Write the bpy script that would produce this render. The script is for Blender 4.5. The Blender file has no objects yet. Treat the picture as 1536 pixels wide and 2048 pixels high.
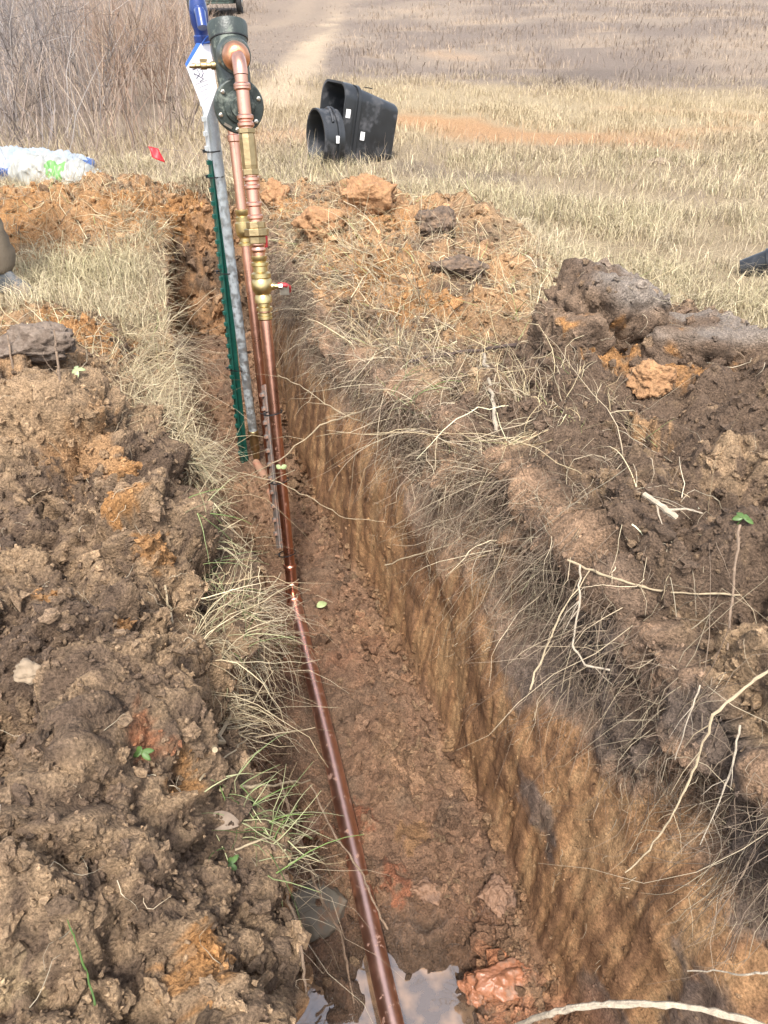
import bpy, bmesh, math, random
import numpy as np
from mathutils import Vector, Matrix

# ------------------------------------------------------------------ camera, sky, sun, exposure
scene = bpy.context.scene
C = scene.collection
PITCH = math.radians(34.0); FPX = 1540.0; CAMZ = 1.4
cam_data = bpy.data.cameras.new('camera'); cam = bpy.data.objects.new('camera', cam_data); C.objects.link(cam)
cam_data.sensor_fit = 'VERTICAL'; cam_data.sensor_height = 32.0; cam_data.sensor_width = 24.0
cam_data.lens = FPX / 2048 * 32.0; cam_data.clip_start = 0.03; cam_data.clip_end = 600
cam.location = (0, 0, CAMZ); cam.rotation_euler = (math.pi / 2 - PITCH, 0, 0)
scene.camera = cam
SUN_DIR = Vector((-0.03, -0.54, 0.84)).normalized()          # towards the sun
elev = math.asin(SUN_DIR.z); azim = math.atan2(SUN_DIR.x, SUN_DIR.y)
world = bpy.data.worlds.new('World'); scene.world = world; world.use_nodes = True
wn = world.node_tree.nodes; wl = world.node_tree.links
sky = wn.new('ShaderNodeTexSky'); sky.sky_type = 'NISHITA'; sky.sun_disc = False
sky.sun_elevation = elev; sky.sun_rotation = azim; sky.air_density = 1.0; sky.dust_density = 3.0; sky.ozone_density = 1.0
bg = wn['Background']; bg.inputs['Strength'].default_value = 0.15
hs = wn.new('ShaderNodeHueSaturation'); hs.inputs['Saturation'].default_value = 0.5      # thin high haze whitens the sky
wl.new(sky.outputs[0], hs.inputs['Color']); wl.new(hs.outputs[0], bg.inputs['Color'])
sun_data = bpy.data.lights.new('sun', 'SUN'); sun = bpy.data.objects.new('sun', sun_data); C.objects.link(sun)
sun_data.energy = 1.9; sun_data.angle = math.radians(8.0); sun_data.color = (1.0, 0.95, 0.87)
sun.rotation_euler = (-SUN_DIR).to_track_quat('-Z', 'Y').to_euler()
vs = scene.view_settings
vs.view_transform = 'Standard'; vs.look = 'None'; vs.gamma = 1.0; vs.use_curve_mapping = False; vs.exposure = 1.5
scene.render.engine = 'CYCLES'; scene.cycles.max_bounces = 4; scene.cycles.diffuse_bounces = 3; scene.cycles.glossy_bounces = 3

rng = np.random.default_rng(7); random.seed(7)
sp, cp = math.sin(PITCH), math.cos(PITCH)
SH = 0.27                                                     # the trench runs to the left as it recedes

def ray(px, py):
    cx = (px - 768) / FPX; cy = (1024 - py) / FPX
    return np.array([cx, cp + cy * sp, -sp + cy * cp])
def at(px, py, depth):                                        # point at axial depth
    return np.array([0, 0, CAMZ]) + ray(px, py) * depth
def atY(px, py, Y):
    d = ray(px, py); return np.array([0, 0, CAMZ]) + d * (Y / d[1])
def atZ(px, py, z):
    d = ray(px, py); return np.array([0, 0, CAMZ]) + d * ((z - CAMZ) / d[2])

# ------------------------------------------------------------------ noise
_p = rng.permutation(256); PERM = np.concatenate([_p, _p, _p]).astype(np.int32)
_g = rng.normal(size=(256, 3)); GRAD = (_g / np.linalg.norm(_g, axis=1)[:, None]).astype(np.float32)
def perlin(P):
    P = P.astype(np.float32); i = np.floor(P).astype(np.int32); f = P - i; i &= 255
    u = f * f * f * (f * (f * 6 - 15) + 10)
    r = np.zeros(len(P), np.float32)
    for dx in (0, 1):
        wx = u[:, 0] if dx else 1 - u[:, 0]; px = PERM[i[:, 0] + dx]
        for dy in (0, 1):
            wy = u[:, 1] if dy else 1 - u[:, 1]; pxy = PERM[px + i[:, 1] + dy]
            for dz in (0, 1):
                wz = u[:, 2] if dz else 1 - u[:, 2]
                g = GRAD[PERM[pxy + i[:, 2] + dz]]
                r += wx * wy * wz * (g[:, 0] * (f[:, 0] - dx) + g[:, 1] * (f[:, 1] - dy) + g[:, 2] * (f[:, 2] - dz))
    return r * 1.6
def fbm(P, s, o=3, off=0.0):
    r = 0; a = 1.0
    for k in range(o):
        r = r + a * perlin(P * (s * 2 ** k) + (off + 17.3 * k)); a *= 0.5
    return r
JIT = rng.random((256, 3)).astype(np.float32)
def cell(P, s):
    Q = (P * s).astype(np.float32); i = np.floor(Q).astype(np.int32); f = Q - i
    best = np.full(len(P), 9.0, np.float32)
    for dx in (-1, 0, 1):
        for dy in (-1, 0, 1):
            for dz in (-1, 0, 1):
                h = PERM[PERM[PERM[(i[:, 0] + dx) & 255] + ((i[:, 1] + dy) & 255)] + ((i[:, 2] + dz) & 255)]
                j = JIT[h]
                d = (f[:, 0] - dx - j[:, 0]) ** 2 + (f[:, 1] - dy - j[:, 1]) ** 2 + (f[:, 2] - dz - j[:, 2]) ** 2
                np.minimum(best, d, out=best)
    return 1 - np.minimum(np.sqrt(best), 1.0)                  # lump: 1 at a centre, 0 in the seams
def S(a, b, x): t = np.clip((x - a) / (b - a), 0, 1); return t * t * (3 - 2 * t)

# ------------------------------------------------------------------ materials
def new_mat(name):
    m = bpy.data.materials.new(name); m.use_nodes = True
    nt = m.node_tree; b = nt.nodes['Principled BSDF']; return m, nt.nodes, nt.links, b
def simple_mat(name, col, rough=0.6, metal=0.0, var=0.15, scale=30.0, bump=0.0, bscale=80.0, dirt=None, dirt_amt=0.5, dscale=12.0, coat=0.0, spec=0.5):
    m, n, l, b = new_mat(name)
    b.inputs['Metallic'].default_value = metal; b.inputs['Coat Weight'].default_value = coat
    b.inputs['Specular IOR Level'].default_value = spec
    tc = n.new('ShaderNodeTexCoord'); nz = n.new('ShaderNodeTexNoise'); nz.inputs['Scale'].default_value = scale; nz.inputs['Detail'].default_value = 6
    l.new(tc.outputs['Object'], nz.inputs['Vector'])
    cr = n.new('ShaderNodeValToRGB'); cr.color_ramp.elements[0].position = 0.25; cr.color_ramp.elements[1].position = 0.75
    cr.color_ramp.elements[0].color = [c * (1 - var) for c in col] + [1]; cr.color_ramp.elements[1].color = [min(1, c * (1 + var)) for c in col] + [1]
    l.new(nz.outputs['Fac'], cr.inputs['Fac']); out = cr.outputs['Color']
    rr = n.new('ShaderNodeMapRange'); rr.inputs['To Min'].default_value = rough * 0.8; rr.inputs['To Max'].default_value = min(1, rough * 1.25)
    l.new(nz.outputs['Fac'], rr.inputs['Value']); ro = rr.outputs['Result']
    if dirt:
        n2 = n.new('ShaderNodeTexNoise'); n2.inputs['Scale'].default_value = dscale; n2.inputs['Detail'].default_value = 8; n2.inputs['Roughness'].default_value = 0.7
        l.new(tc.outputs['Object'], n2.inputs['Vector'])
        c2 = n.new('ShaderNodeValToRGB'); c2.color_ramp.elements[0].position = 0.62 - dirt_amt * 0.3; c2.color_ramp.elements[1].position = 0.72 - dirt_amt * 0.25
        l.new(n2.outputs['Fac'], c2.inputs['Fac'])
        mx = n.new('ShaderNodeMix'); mx.data_type = 'RGBA'; l.new(c2.outputs['Color'], mx.inputs['Factor']); l.new(out, mx.inputs['A']); mx.inputs['B'].default_value = list(dirt) + [1]
        out = mx.outputs['Result']
        mr = n.new('ShaderNodeMix'); l.new(c2.outputs['Color'], mr.inputs['Factor']); l.new(ro, mr.inputs['A']); mr.inputs['B'].default_value = 0.85; ro = mr.outputs['Result']
        if metal > 0:
            mm = n.new('ShaderNodeMix'); l.new(c2.outputs['Color'], mm.inputs['Factor']); mm.inputs['A'].default_value = metal; mm.inputs['B'].default_value = 0.0
            l.new(mm.outputs['Result'], b.inputs['Metallic'])
    l.new(out, b.inputs['Base Color']); l.new(ro, b.inputs['Roughness'])
    if bump:
        n3 = n.new('ShaderNodeTexNoise'); n3.inputs['Scale'].default_value = bscale; n3.inputs['Detail'].default_value = 5; l.new(tc.outputs['Object'], n3.inputs['Vector'])
        bp = n.new('ShaderNodeBump'); bp.inputs['Strength'].default_value = bump; bp.inputs['Distance'].default_value = 0.01
        l.new(n3.outputs['Fac'], bp.inputs['Height']); l.new(bp.outputs['Normal'], b.inputs['Normal'])
    return m
def col_mat(name, rough=0.9, fine=True, wet=False, flat=False):
    m, n, l, b = new_mat(name)
    a = n.new('ShaderNodeAttribute'); a.attribute_name = 'Col'; out = a.outputs['Color']
    b.inputs['Roughness'].default_value = rough; b.inputs['Specular IOR Level'].default_value = 0.25
    if fine:
        tc = n.new('ShaderNodeTexCoord')
        def nzn(sc, lo, hi):
            nz = n.new('ShaderNodeTexNoise'); nz.inputs['Scale'].default_value = sc; nz.inputs['Detail'].default_value = 5; nz.inputs['Roughness'].default_value = 0.7
            l.new(tc.outputs['Object'], nz.inputs['Vector'])
            mr = n.new('ShaderNodeMapRange'); mr.inputs['From Min'].default_value = 0.32; mr.inputs['From Max'].default_value = 0.68; mr.inputs['To Min'].default_value = lo; mr.inputs['To Max'].default_value = hi
            l.new(nz.outputs['Fac'], mr.inputs['Value']); return mr.outputs['Result'], nz.outputs['Fac']
        f1, h1 = nzn(55, .68, 1.32); f2, h2 = nzn(210, .48, 1.52)
        mm = n.new('ShaderNodeMath'); mm.operation = 'MULTIPLY'; l.new(f1, mm.inputs[0]); l.new(f2, mm.inputs[1])
        vm = n.new('ShaderNodeVectorMath'); vm.operation = 'SCALE'; l.new(out, vm.inputs[0]); l.new(mm.outputs[0], vm.inputs['Scale']); out = vm.outputs['Vector']
        vo = n.new('ShaderNodeTexVoronoi'); vo.inputs['Scale'].default_value = 120; l.new(tc.outputs['Object'], vo.inputs['Vector'])
        ha_ = n.new('ShaderNodeMath'); ha_.operation = 'MULTIPLY_ADD'; l.new(vo.outputs['Distance'], ha_.inputs[0]); ha_.inputs[1].default_value = -.5; l.new(h2, ha_.inputs[2])
        bp = n.new('ShaderNodeBump'); bp.inputs['Strength'].default_value = 1.0; bp.inputs['Distance'].default_value = 0.011
        if flat:
            fa_ = n.new('ShaderNodeAttribute'); fa_.attribute_name = 'Flat'; fs_ = n.new('ShaderNodeMapRange'); fs_.inputs['To Min'].default_value = 1.0; fs_.inputs['To Max'].default_value = 0.3
            l.new(fa_.outputs['Fac'], fs_.inputs['Value']); l.new(fs_.outputs['Result'], bp.inputs['Strength'])
        l.new(ha_.outputs[0], bp.inputs['Height']); l.new(bp.outputs['Normal'], b.inputs['Normal'])
    if wet:
        w = n.new('ShaderNodeAttribute'); w.attribute_name = 'Wet'
        r2 = n.new('ShaderNodeMapRange'); r2.inputs['To Min'].default_value = rough; r2.inputs['To Max'].default_value = 0.3
        l.new(w.outputs['Fac'], r2.inputs['Value']); l.new(r2.outputs['Result'], b.inputs['Roughness'])
        r3 = n.new('ShaderNodeMapRange'); r3.inputs['To Min'].default_value = 0.2; r3.inputs['To Max'].default_value = 0.5
        l.new(w.outputs['Fac'], r3.inputs['Value']); l.new(r3.outputs['Result'], b.inputs['Specular IOR Level'])
    l.new(out, b.inputs['Base Color'])
    return m
M = {}
M['soil'] = col_mat('soil', 0.92, True, True, True)
M['crumb'] = col_mat('crumb', 0.95, True)
M['straw'] = col_mat('straw', 0.75, False)
M['copper'] = simple_mat('copper', (0.68, 0.365, 0.265), 0.28, 1.0, 0.12, 25, 0.02, 60, dirt=(0.16, 0.08, 0.055), dirt_amt=0.05, dscale=40)
M['copper_floor'] = simple_mat('copper_floor', (0.74, 0.46, 0.37), 0.33, 1.0, 0.12, 25, 0.03, 60, dirt=(0.24, 0.14, 0.09), dirt_amt=0.1, dscale=34)
M['copper_mud'] = simple_mat('copper_mud', (0.55, 0.26, 0.18), 0.4, 0.8, 0.2, 25, 0.2, 60, dirt=(0.3, 0.17, 0.11), dirt_amt=0.8, dscale=14)
M['bronze'] = simple_mat('bronze', (0.62, 0.30, 0.17), 0.4, 1.0, 0.15, 40, 0.1, 120)
M['brass'] = simple_mat('brass', (0.55, 0.42, 0.2), 0.33, 1.0, 0.1, 40, 0.05, 100)
M['dull_brass'] = simple_mat('dull_brass', (0.40, 0.30, 0.16), 0.42, 1.0, 0.2, 40, 0.1, 100)
M['black_iron'] = simple_mat('black_iron', (0.035, 0.045, 0.04), 0.42, 0.0, 0.3, 20, 0.15, 150, dirt=(0.16, 0.18, 0.15), dirt_amt=0.28, dscale=22)
M['bolt'] = simple_mat('bolt', (0.62, 0.58, 0.5), 0.35, 1.0, 0.15, 60)
M['galv'] = simple_mat('galvanised', (0.43, 0.47, 0.49), 0.42, 0.85, 0.12, 35, 0.05, 60, dirt=(0.30, 0.325, 0.335), dirt_amt=0.5, dscale=30)
M['green_paint'] = simple_mat('green_paint', (0.008, 0.07, 0.052), 0.4, 0.0, 0.2, 15, 0.05, 60)
M['white_paint'] = simple_mat('white_paint', (0.5, 0.52, 0.52), 0.5, 0.0, 0.05, 15)
M['rust'] = simple_mat('weathered_steel', (0.17, 0.145, 0.13), 0.7, 0.2, 0.3, 40, 0.2, 90, dirt=(0.22, 0.12, 0.08), dirt_amt=0.5, dscale=40)
M['tie'] = simple_mat('tie_black', (0.012, 0.012, 0.013), 0.45)
M['red'] = simple_mat('red_vinyl', (0.36, 0.025, 0.03), 0.4, 0, 0.1, 10)
M['flag'] = simple_mat('flag_red', (0.5, 0.008, 0.016), 0.45, 0, 0.1, 10)
M['blue'] = simple_mat('blue_enamel', (0.008, 0.03, 0.15), 0.28, 0, 0.15, 20, coat=0.4)
M['blue_print'] = simple_mat('blue_print', (0.03, 0.11, 0.42), 0.5, 0, 0.1, 20)
M['card'] = simple_mat('tag_card', (0.46, 0.455, 0.475), 0.6, 0, 0.04, 20)
M['ink'] = simple_mat('ink', (0.05, 0.05, 0.09), 0.6)
M['ink_grey'] = simple_mat('ink_grey', (0.36, 0.35, 0.4), 0.6)
M['plastic'] = simple_mat('black_plastic', (0.018, 0.02, 0.023), 0.36, 0, 0.25, 6, 0.05, 30, dirt=(0.07, 0.07, 0.075), dirt_amt=0.35, dscale=5)
M['sticker'] = simple_mat('sticker', (0.8, 0.8, 0.8), 0.5, 0, 0.03)
M['stone'] = simple_mat('stone', (0.115, 0.10, 0.075), 0.75, 0, 0.22, 14, 0.35, 40, dirt=(0.17, 0.10, 0.06), dirt_amt=0.35, dscale=16)
M['pale_stone'] = simple_mat('pale_stone', (0.24, 0.18, 0.12), 0.9, 0, 0.25, 25, 0.5, 60)
M['bark'] = simple_mat('bark', (0.2, 0.14, 0.095), 0.85, 0, 0.35, 60, 0.5, 150)
M['dark_bark'] = simple_mat('dark_bark', (0.075, 0.05, 0.04), 0.85, 0, 0.35, 60, 0.5, 150)
M['pale_twig'] = simple_mat('pale_twig', (0.33, 0.26, 0.165), 0.8, 0, 0.22, 60, 0.3, 150)
M['root'] = simple_mat('root', (0.33, 0.275, 0.205), 0.85, 0, 0.28, 80, 0.5, 150)
M['leaf'] = simple_mat('leaf_green', (0.07, 0.125, 0.03), 0.5, 0, 0.2, 60)
M['pale_leaf'] = simple_mat('leaf_pale', (0.30, 0.36, 0.17), 0.5, 0, 0.2, 60)
M['dry_leaf'] = simple_mat('leaf_dry', (0.22, 0.165, 0.12), 0.75, 0, 0.25, 40, 0.3, 80)
M['trouser'] = simple_mat('khaki_cloth', (0.15, 0.12, 0.085), 0.9, 0, 0.18, 8, 0.3, 120)
M['jacket'] = simple_mat('jacket_cloth', (0.08, 0.09, 0.1), 0.9, 0, 0.15, 8, 0.3, 120)
M['skin'] = simple_mat('skin', (0.5, 0.3, 0.21), 0.5, 0, 0.08, 20)
M['hair'] = simple_mat('hair', (0.05, 0.035, 0.025), 0.7, 0, 0.2, 60)
M['shoe'] = simple_mat('shoe_leather', (0.05, 0.055, 0.06), 0.6, 0, 0.25, 20, 0.2, 60, dirt=(0.2, 0.15, 0.11), dirt_amt=0.4)
M['trailer'] = simple_mat('trailer_paint', (0.05, 0.075, 0.06), 0.5, 0, 0.15, 3)
M['rubber'] = simple_mat('rubber', (0.02, 0.02, 0.02), 0.8)

# ------------------------------------------------------------------ object helpers
def mesh_np(name, V, F, mat=None, col=None, smooth=True, wet=None):
    V = np.ascontiguousarray(V, np.float32); F = np.ascontiguousarray(F, np.int32)
    me = bpy.data.meshes.new(name); n, k = F.shape
    me.vertices.add(len(V)); me.vertices.foreach_set('co', V.ravel())
    me.loops.add(n * k); me.loops.foreach_set('vertex_index', F.ravel())
    me.polygons.add(n); me.polygons.foreach_set('loop_start', np.arange(0, n * k, k, dtype=np.int32))
    me.polygons.foreach_set('loop_total', np.full(n, k, np.int32))
    me.update(calc_edges=True); me.polygons.foreach_set('use_smooth', np.full(n, smooth, bool))
    if col is not None:
        a = me.color_attributes.new('Col', 'FLOAT_COLOR', 'POINT')
        a.data.foreach_set('color', np.concatenate([col, np.ones((len(col), 1))], 1).astype(np.float32).ravel())
    if wet is not None:
        a = me.attributes.new('Wet', 'FLOAT', 'POINT'); a.data.foreach_set('value', wet.astype(np.float32))
    if mat: me.materials.append(mat)
    return me
def link(name, me, parent=None, loc=(0, 0, 0)):
    o = bpy.data.objects.new(name, me); C.objects.link(o); o.location = loc
    if parent: o.parent = parent
    return o
def tag(o, label, cat, group=None, kind=None):
    o['label'] = label; o['category'] = cat
    if group: o['group'] = group
    if kind: o['kind'] = kind
    return o
def thing(name, loc, label, cat, group=None):
    o = bpy.data.objects.new(name, None); C.objects.link(o); o.location = [float(c) for c in loc]; o.empty_display_size = 0.05
    return tag(o, label, cat, group)
def wloc(o):
    v = Vector(o.location)
    while o.parent: o = o.parent; v = v + Vector(o.location)
    return v
class MB:
    def __init__(s): s.v = []; s.f = []
    def add(s, V, F):
        b = len(s.v); s.v += [tuple(map(float, p)) for p in V]; s.f += [tuple(i + b for i in f) for f in F]; return s
    def lathe(s, o, ax, prof, n=24, cap=True, ref=None, phase=0.0):
        o = Vector([float(c) for c in o]); ax = Vector([float(c) for c in ax]).normalized(); r = Vector(ref) if ref is not None else (Vector((0, 0, 1)) if abs(ax.z) < 0.9 else Vector((1, 0, 0)))
        a = ax.cross(r).normalized(); b = ax.cross(a)
        V = []; F = []
        for rad, t in prof:
            for k in range(n):
                th = 2 * math.pi * k / n + phase
                V.append(o + ax * t + (a * math.cos(th) + b * math.sin(th)) * rad)
        for i in range(len(prof) - 1):
            for k in range(n):
                F.append((i * n + k, i * n + (k + 1) % n, (i + 1) * n + (k + 1) % n, (i + 1) * n + k))
        if cap:
            F.append(tuple(reversed(range(n)))); F.append(tuple(range((len(prof) - 1) * n, len(prof) * n)))
        return s.add(V, F)
    def tube(s, pts, rad, n=10, cap=True):
        P = [Vector([float(c) for c in p]) for p in pts]; R = rad if hasattr(rad, '__len__') else [rad] * len(P)
        V = []; F = []; prev = None
        for i, p in enumerate(P):
            d = (P[min(i + 1, len(P) - 1)] - P[max(i - 1, 0)]).normalized()
            if prev is None: a = d.orthogonal().normalized()
            else: a = (prev - d * prev.dot(d)).normalized()
            prev = a; b = d.cross(a)
            for k in range(n):
                th = 2 * math.pi * k / n; V.append(p + (a * math.cos(th) + b * math.sin(th)) * R[i])
        for i in range(len(P) - 1):
            for k in range(n): F.append((i * n + k, i * n + (k + 1) % n, (i + 1) * n + (k + 1) % n, (i + 1) * n + k))
        if cap: F.append(tuple(reversed(range(n)))); F.append(tuple(range((len(P) - 1) * n, len(P) * n)))
        return s.add(V, F)
    def box(s, c, x, y, z):          # centre and three half-axis vectors
        c, x, y, z = [Vector([float(q) for q in w]) for w in (c, x, y, z)]
        V = [c + x * i + y * j + z * k for i in (-1, 1) for j in (-1, 1) for k in (-1, 1)]
        return s.add(V, [(0, 1, 3, 2), (4, 6, 7, 5), (0, 4, 5, 1), (2, 3, 7, 6), (0, 2, 6, 4), (1, 5, 7, 3)])
    def build(s, name, mat, parent=None, smooth=True, bevel=0.0, origin=None, auto=40):
        o0 = wloc(parent) if parent else Vector([float(c) for c in origin]) if origin is not None else Vector((0, 0, 0))
        me = bpy.data.meshes.new(name); me.from_pydata([tuple(Vector(p) - o0) for p in s.v], [], s.f); me.materials.append(mat)
        bm = bmesh.new(); bm.from_mesh(me); bmesh.ops.recalc_face_normals(bm, faces=bm.faces); bm.to_mesh(me); bm.free()
        if smooth:
            me.polygons.foreach_set('use_smooth', [True] * len(me.polygons)); me.set_sharp_from_angle(angle=math.radians(auto))
        ob = bpy.data.objects.new(name, me); C.objects.link(ob)
        if parent: ob.parent = parent
        else: ob.location = o0
        if bevel:
            md = ob.modifiers.new('bevel', 'BEVEL'); md.width = bevel; md.segments = 2; md.limit_method = 'ANGLE'
        return ob

# ------------------------------------------------------------------ THE GROUND (one sheet, trench included)
def tab(Y, *kv): return np.interp(Y, [k for k, _ in kv], [v for _, v in kv])
ZF = -0.65; YE = 5.47
def rimL(Y): return tab(Y, (0.3, -0.01), (0.9, -0.01), (1.05, 0.0), (1.2, -0.02), (1.34, 0.0), (1.5, 0.11), (1.72, 0.07), (1.95, -0.03), (2.3, -0.10), (3.0, -0.10), (4, -0.07), (5, -0.05), (6, -0.05))
def rimR(Y): return tab(Y, (0.4, 0.86), (1.0, 0.86), (1.4, 0.86), (1.8, 0.83), (2.3, 0.74), (3.0, 0.64), (4, 0.60), (6, 0.62))
def zrR(Y): return tab(Y, (0.3, 0.36), (1.2, 0.39), (1.6, 0.39), (2.0, 0.35), (2.6, 0.27), (3.4, 0.25), (4.3, 0.26), (4.8, 0.24), (5.3, 0.10), (6.2, 0.03), (7, 0))
def bump(x, y, cx, cy, rx, ry, h): return h * np.exp(-(((x - cx) / rx) ** 2 + ((y - cy) / ry) ** 2))
def hill(X, Y):
    r = 0.062 * (np.sqrt((Y - 13.5) ** 2 + 9) + (Y - 13.5)) / 2
    return r + S(8, 14, Y) * (0.10 * np.sin(X * 0.35 + Y * 0.21) + 0.07 * np.sin(X * 0.13 - Y * 0.33 + 1))
def hL(x, Y):
    d = np.maximum(rimL(Y) - x, 0)
    A = (0.30 * (1 - np.exp(-(d / 0.125) ** 1.4)) + .07 * S(.2, .9, d)) * S(3.05, 2.45, Y) * np.exp(-(np.maximum(0, d - 1.0) / 0.8) ** 2)
    rp = S(0, 0.35, d)
    B = bump(x, Y, -0.65, 3.35, 0.6, 0.32, 0.19) * rp
    Cc = bump(x, Y, -1.1, 5.35, 1.5, 0.42, 0.27) * S(-0.1, 0.2, d) + bump(x, Y, -0.5, 2.05, 0.22, 0.25, 0.08) * rp
    fo = bump(x, Y, -.48, 1.12, .17, .15, .10) - bump(x, Y, -.30, 1.42, .11, .10, .09) + bump(x, Y, -.27, .78, .12, .12, .08) - bump(x, Y, -.44, .84, .08, .18, .09) + bump(x, Y, -.33, 1.85, .13, .14, .09) - bump(x, Y, -.62, 1.6, .12, .12, .08) + bump(x, Y, -.75, 2.2, .2, .2, .07) - bump(x, Y, -.2, 1.08, .05, .12, .05) - bump(x, Y, -.44, 1.58, .035, .04, .12)
    return 0.02 * S(0, 0.2, d) + A + B + Cc + fo * S(.02, .15, d)
def hR(x, Y):
    d = np.maximum(x - rimR(Y), 0); fall = S(2.7, 1.75, x)
    n = 0.07 * (1 - np.exp(-d / 0.2)) * S(2.35, 1.7, Y)
    bl = bump(x, Y, 1.55, 2.55, 0.42, 0.42, 0.17) * S(0, 0.3, d)
    r2 = bump(x, Y, 1.12, 4.70, 0.46, 0.46, 0.22) + bump(x, Y, 1.1, 3.75, 0.4, 0.45, 0.10) + bump(x, Y, 1.0, 3.05, 0.35, 0.4, 0.06) + bump(x, Y, 0.9, 4.15, 0.3, 0.35, 0.06) + bump(x, Y, 1.75, 4.6, 0.3, 0.25, 0.12)
    return (zrR(Y) + n + bl + r2 * S(0, .12, d)) * fall
def rows():
    r = [np.arange(-1.6, 0.35, 0.08), np.arange(0.35, 2.0, 0.006), np.arange(2.0, 3.4, 0.0105), np.arange(3.4, 5.20, 0.0195), np.arange(5.20, 5.54, 0.009), np.arange(5.54, 7.0, 0.03)]
    y = 7.0; far = []
    while y < 110: far.append(y); y *= 1.019
    return np.concatenate(r + [np.array(far)])
YS = rows()
def seg(a, b, n, p=1.0): return a + (b - a) * np.linspace(0, 1, n, endpoint=False) ** p
dl = np.concatenate([-np.geomspace(45, 2.3, 60)[:-1], seg(-2.3, -0.75, 62), seg(-0.75, 0, 135)])   # distance left of the rim
wl_ = np.linspace(0, 1, 45, endpoint=False)
fl_ = np.linspace(0, 1, 105, endpoint=False)
wr_ = np.linspace(0, 1, 125, endpoint=False)
dr = np.concatenate([seg(0, 0.5, 90), seg(0.5, 1.8, 80), np.geomspace(1.8, 75, 60)])
Yg = YS[:, None]
E = S(YE + 0.06, YE - 0.26, YS)[:, None]
rl = rimL(YS)[:, None]; rr_ = rimR(YS)[:, None]
farw = S(6.0, 8.0, YS)[:, None]
rl = rl * (1 - farw); rr_ = rr_ * (1 - farw) + 0.7 * farw
xl = rl + dl[None, :]; zl = hL(xl, Yg * np.ones_like(xl))
z_rl = hL(rl, Yg); z_rr = hR(rr_, Yg)
bank = bump(np.zeros_like(Yg), Yg, 0, 5.80, 1, 0.30, 0.22)
def floor_z(x, Y): return ZF - 0.06 * S(1.06, 0.94, Y) * S(0.52, 0.36, x) - 0.02 * S(0.92, 0.85, Y) + 0.03 * np.exp(-((Y - 1.2) / .1) ** 2)
x0f = -0.02 + 0.03 * np.sin(YS * 2.3)[:, None] - .02 * S(1.3, 1.1, YS)[:, None]; x1f = tab(YS, (.5, .675), (1.2, .665), (1.6, .63), (2.2, .575), (3, .51), (4.2, .48), (6, .48))[:, None] + 0.015 * np.sin(YS * 3.1 + 1)[:, None]
x0f = x0f + (rl - x0f) * (1 - E) * 0; 
w = wl_[None, :]; wx = rl + (x0f - rl) * (w ** 0.7) - 0.05 * np.sin(np.pi * w) * 1.0; wz = z_rl + (floor_z(x0f, Yg) - z_rl) * w
xf = x0f + (x1f - x0f) * fl_[None, :]; zf = floor_z(xf, Yg * np.ones_like(xf)) + 0.05 * (np.maximum(0, fl_ - .82) / .18)[None, :] ** 2
w = wr_[None, :]
wrx = x1f + (rr_ - x1f) * (0.50 * w + 0.50 * np.clip((w - 0.70) / 0.30, 0, 1) ** 1.3) + S(3.4, 2.6, Yg) * (.045 * np.exp(-((w - .74) / .09) ** 2) - .05 * np.exp(-((w - .98) / .08) ** 2)); z1f = ZF + 0.05
wrz = z1f + (z_rr - z1f) * w
xr = rr_ + dr[None, :]; zr = hR(xr, Yg * np.ones_like(xr))
tx = np.concatenate([wx, xf, wrx], 1); tz = np.concatenate([wz, zf, wrz], 1)
k = (tx - rl) / np.maximum(rr_ - rl, .1); ztop = z_rl + (z_rr - z_rl) * np.clip(k, 0, 1) + bank
tz = ztop + (tz - ztop) * E
flat_x = rl + (rr_ - rl) * np.linspace(0, 1, tx.shape[1], endpoint=False)[None, :]
tx = flat_x + (tx - flat_x) * S(0, 1, E * 1.0)
zl = zl + bank * S(-1.6, 0, dl)[None, :]; zr = zr + bank * S(1.3, 0, dr)[None, :]
XP = np.concatenate([xl, tx, xr], 1); Z = np.concatenate([zl, tz, zr], 1); YY = np.repeat(Yg, XP.shape[1], 1)
nr, nc = XP.shape
X = XP - SH * YY
Z = Z + hill(X, YY)
zone = np.concatenate([np.zeros(len(dl)), np.full(len(wl_), 1), np.full(len(fl_), 2), np.full(len(wr_), 3), np.full(len(dr), 4)])
ZN = np.repeat(zone[None, :], nr, 0)
def normals(X, Y, Z):
    P = np.stack([X, Y, Z], -1); du = np.gradient(P, axis=1); dv = np.gradient(P, axis=0)
    n = np.cross(du, dv); return n / np.maximum(np.linalg.norm(n, axis=-1, keepdims=True), 1e-9)
N0 = normals(X, YY, Z)
P = np.stack([X, YY, Z], -1).reshape(-1, 3); Nf = N0.reshape(-1, 3); zn = ZN.ravel(); xp = XP.ravel(); yy = YY.ravel()
near = (yy > 0.25) & (yy < 7.5) & (xp > -3.2) & (xp < 3.4)
top = (zn == 0) | (zn == 4); wR = zn == 3; wL = zn == 1; flo = zn == 2
inT = yy < YE - .22
dist_rim = np.where(zn == 0, rimL(yy) - xp, np.where(zn == 4, xp - rimR(yy), 0))
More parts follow.
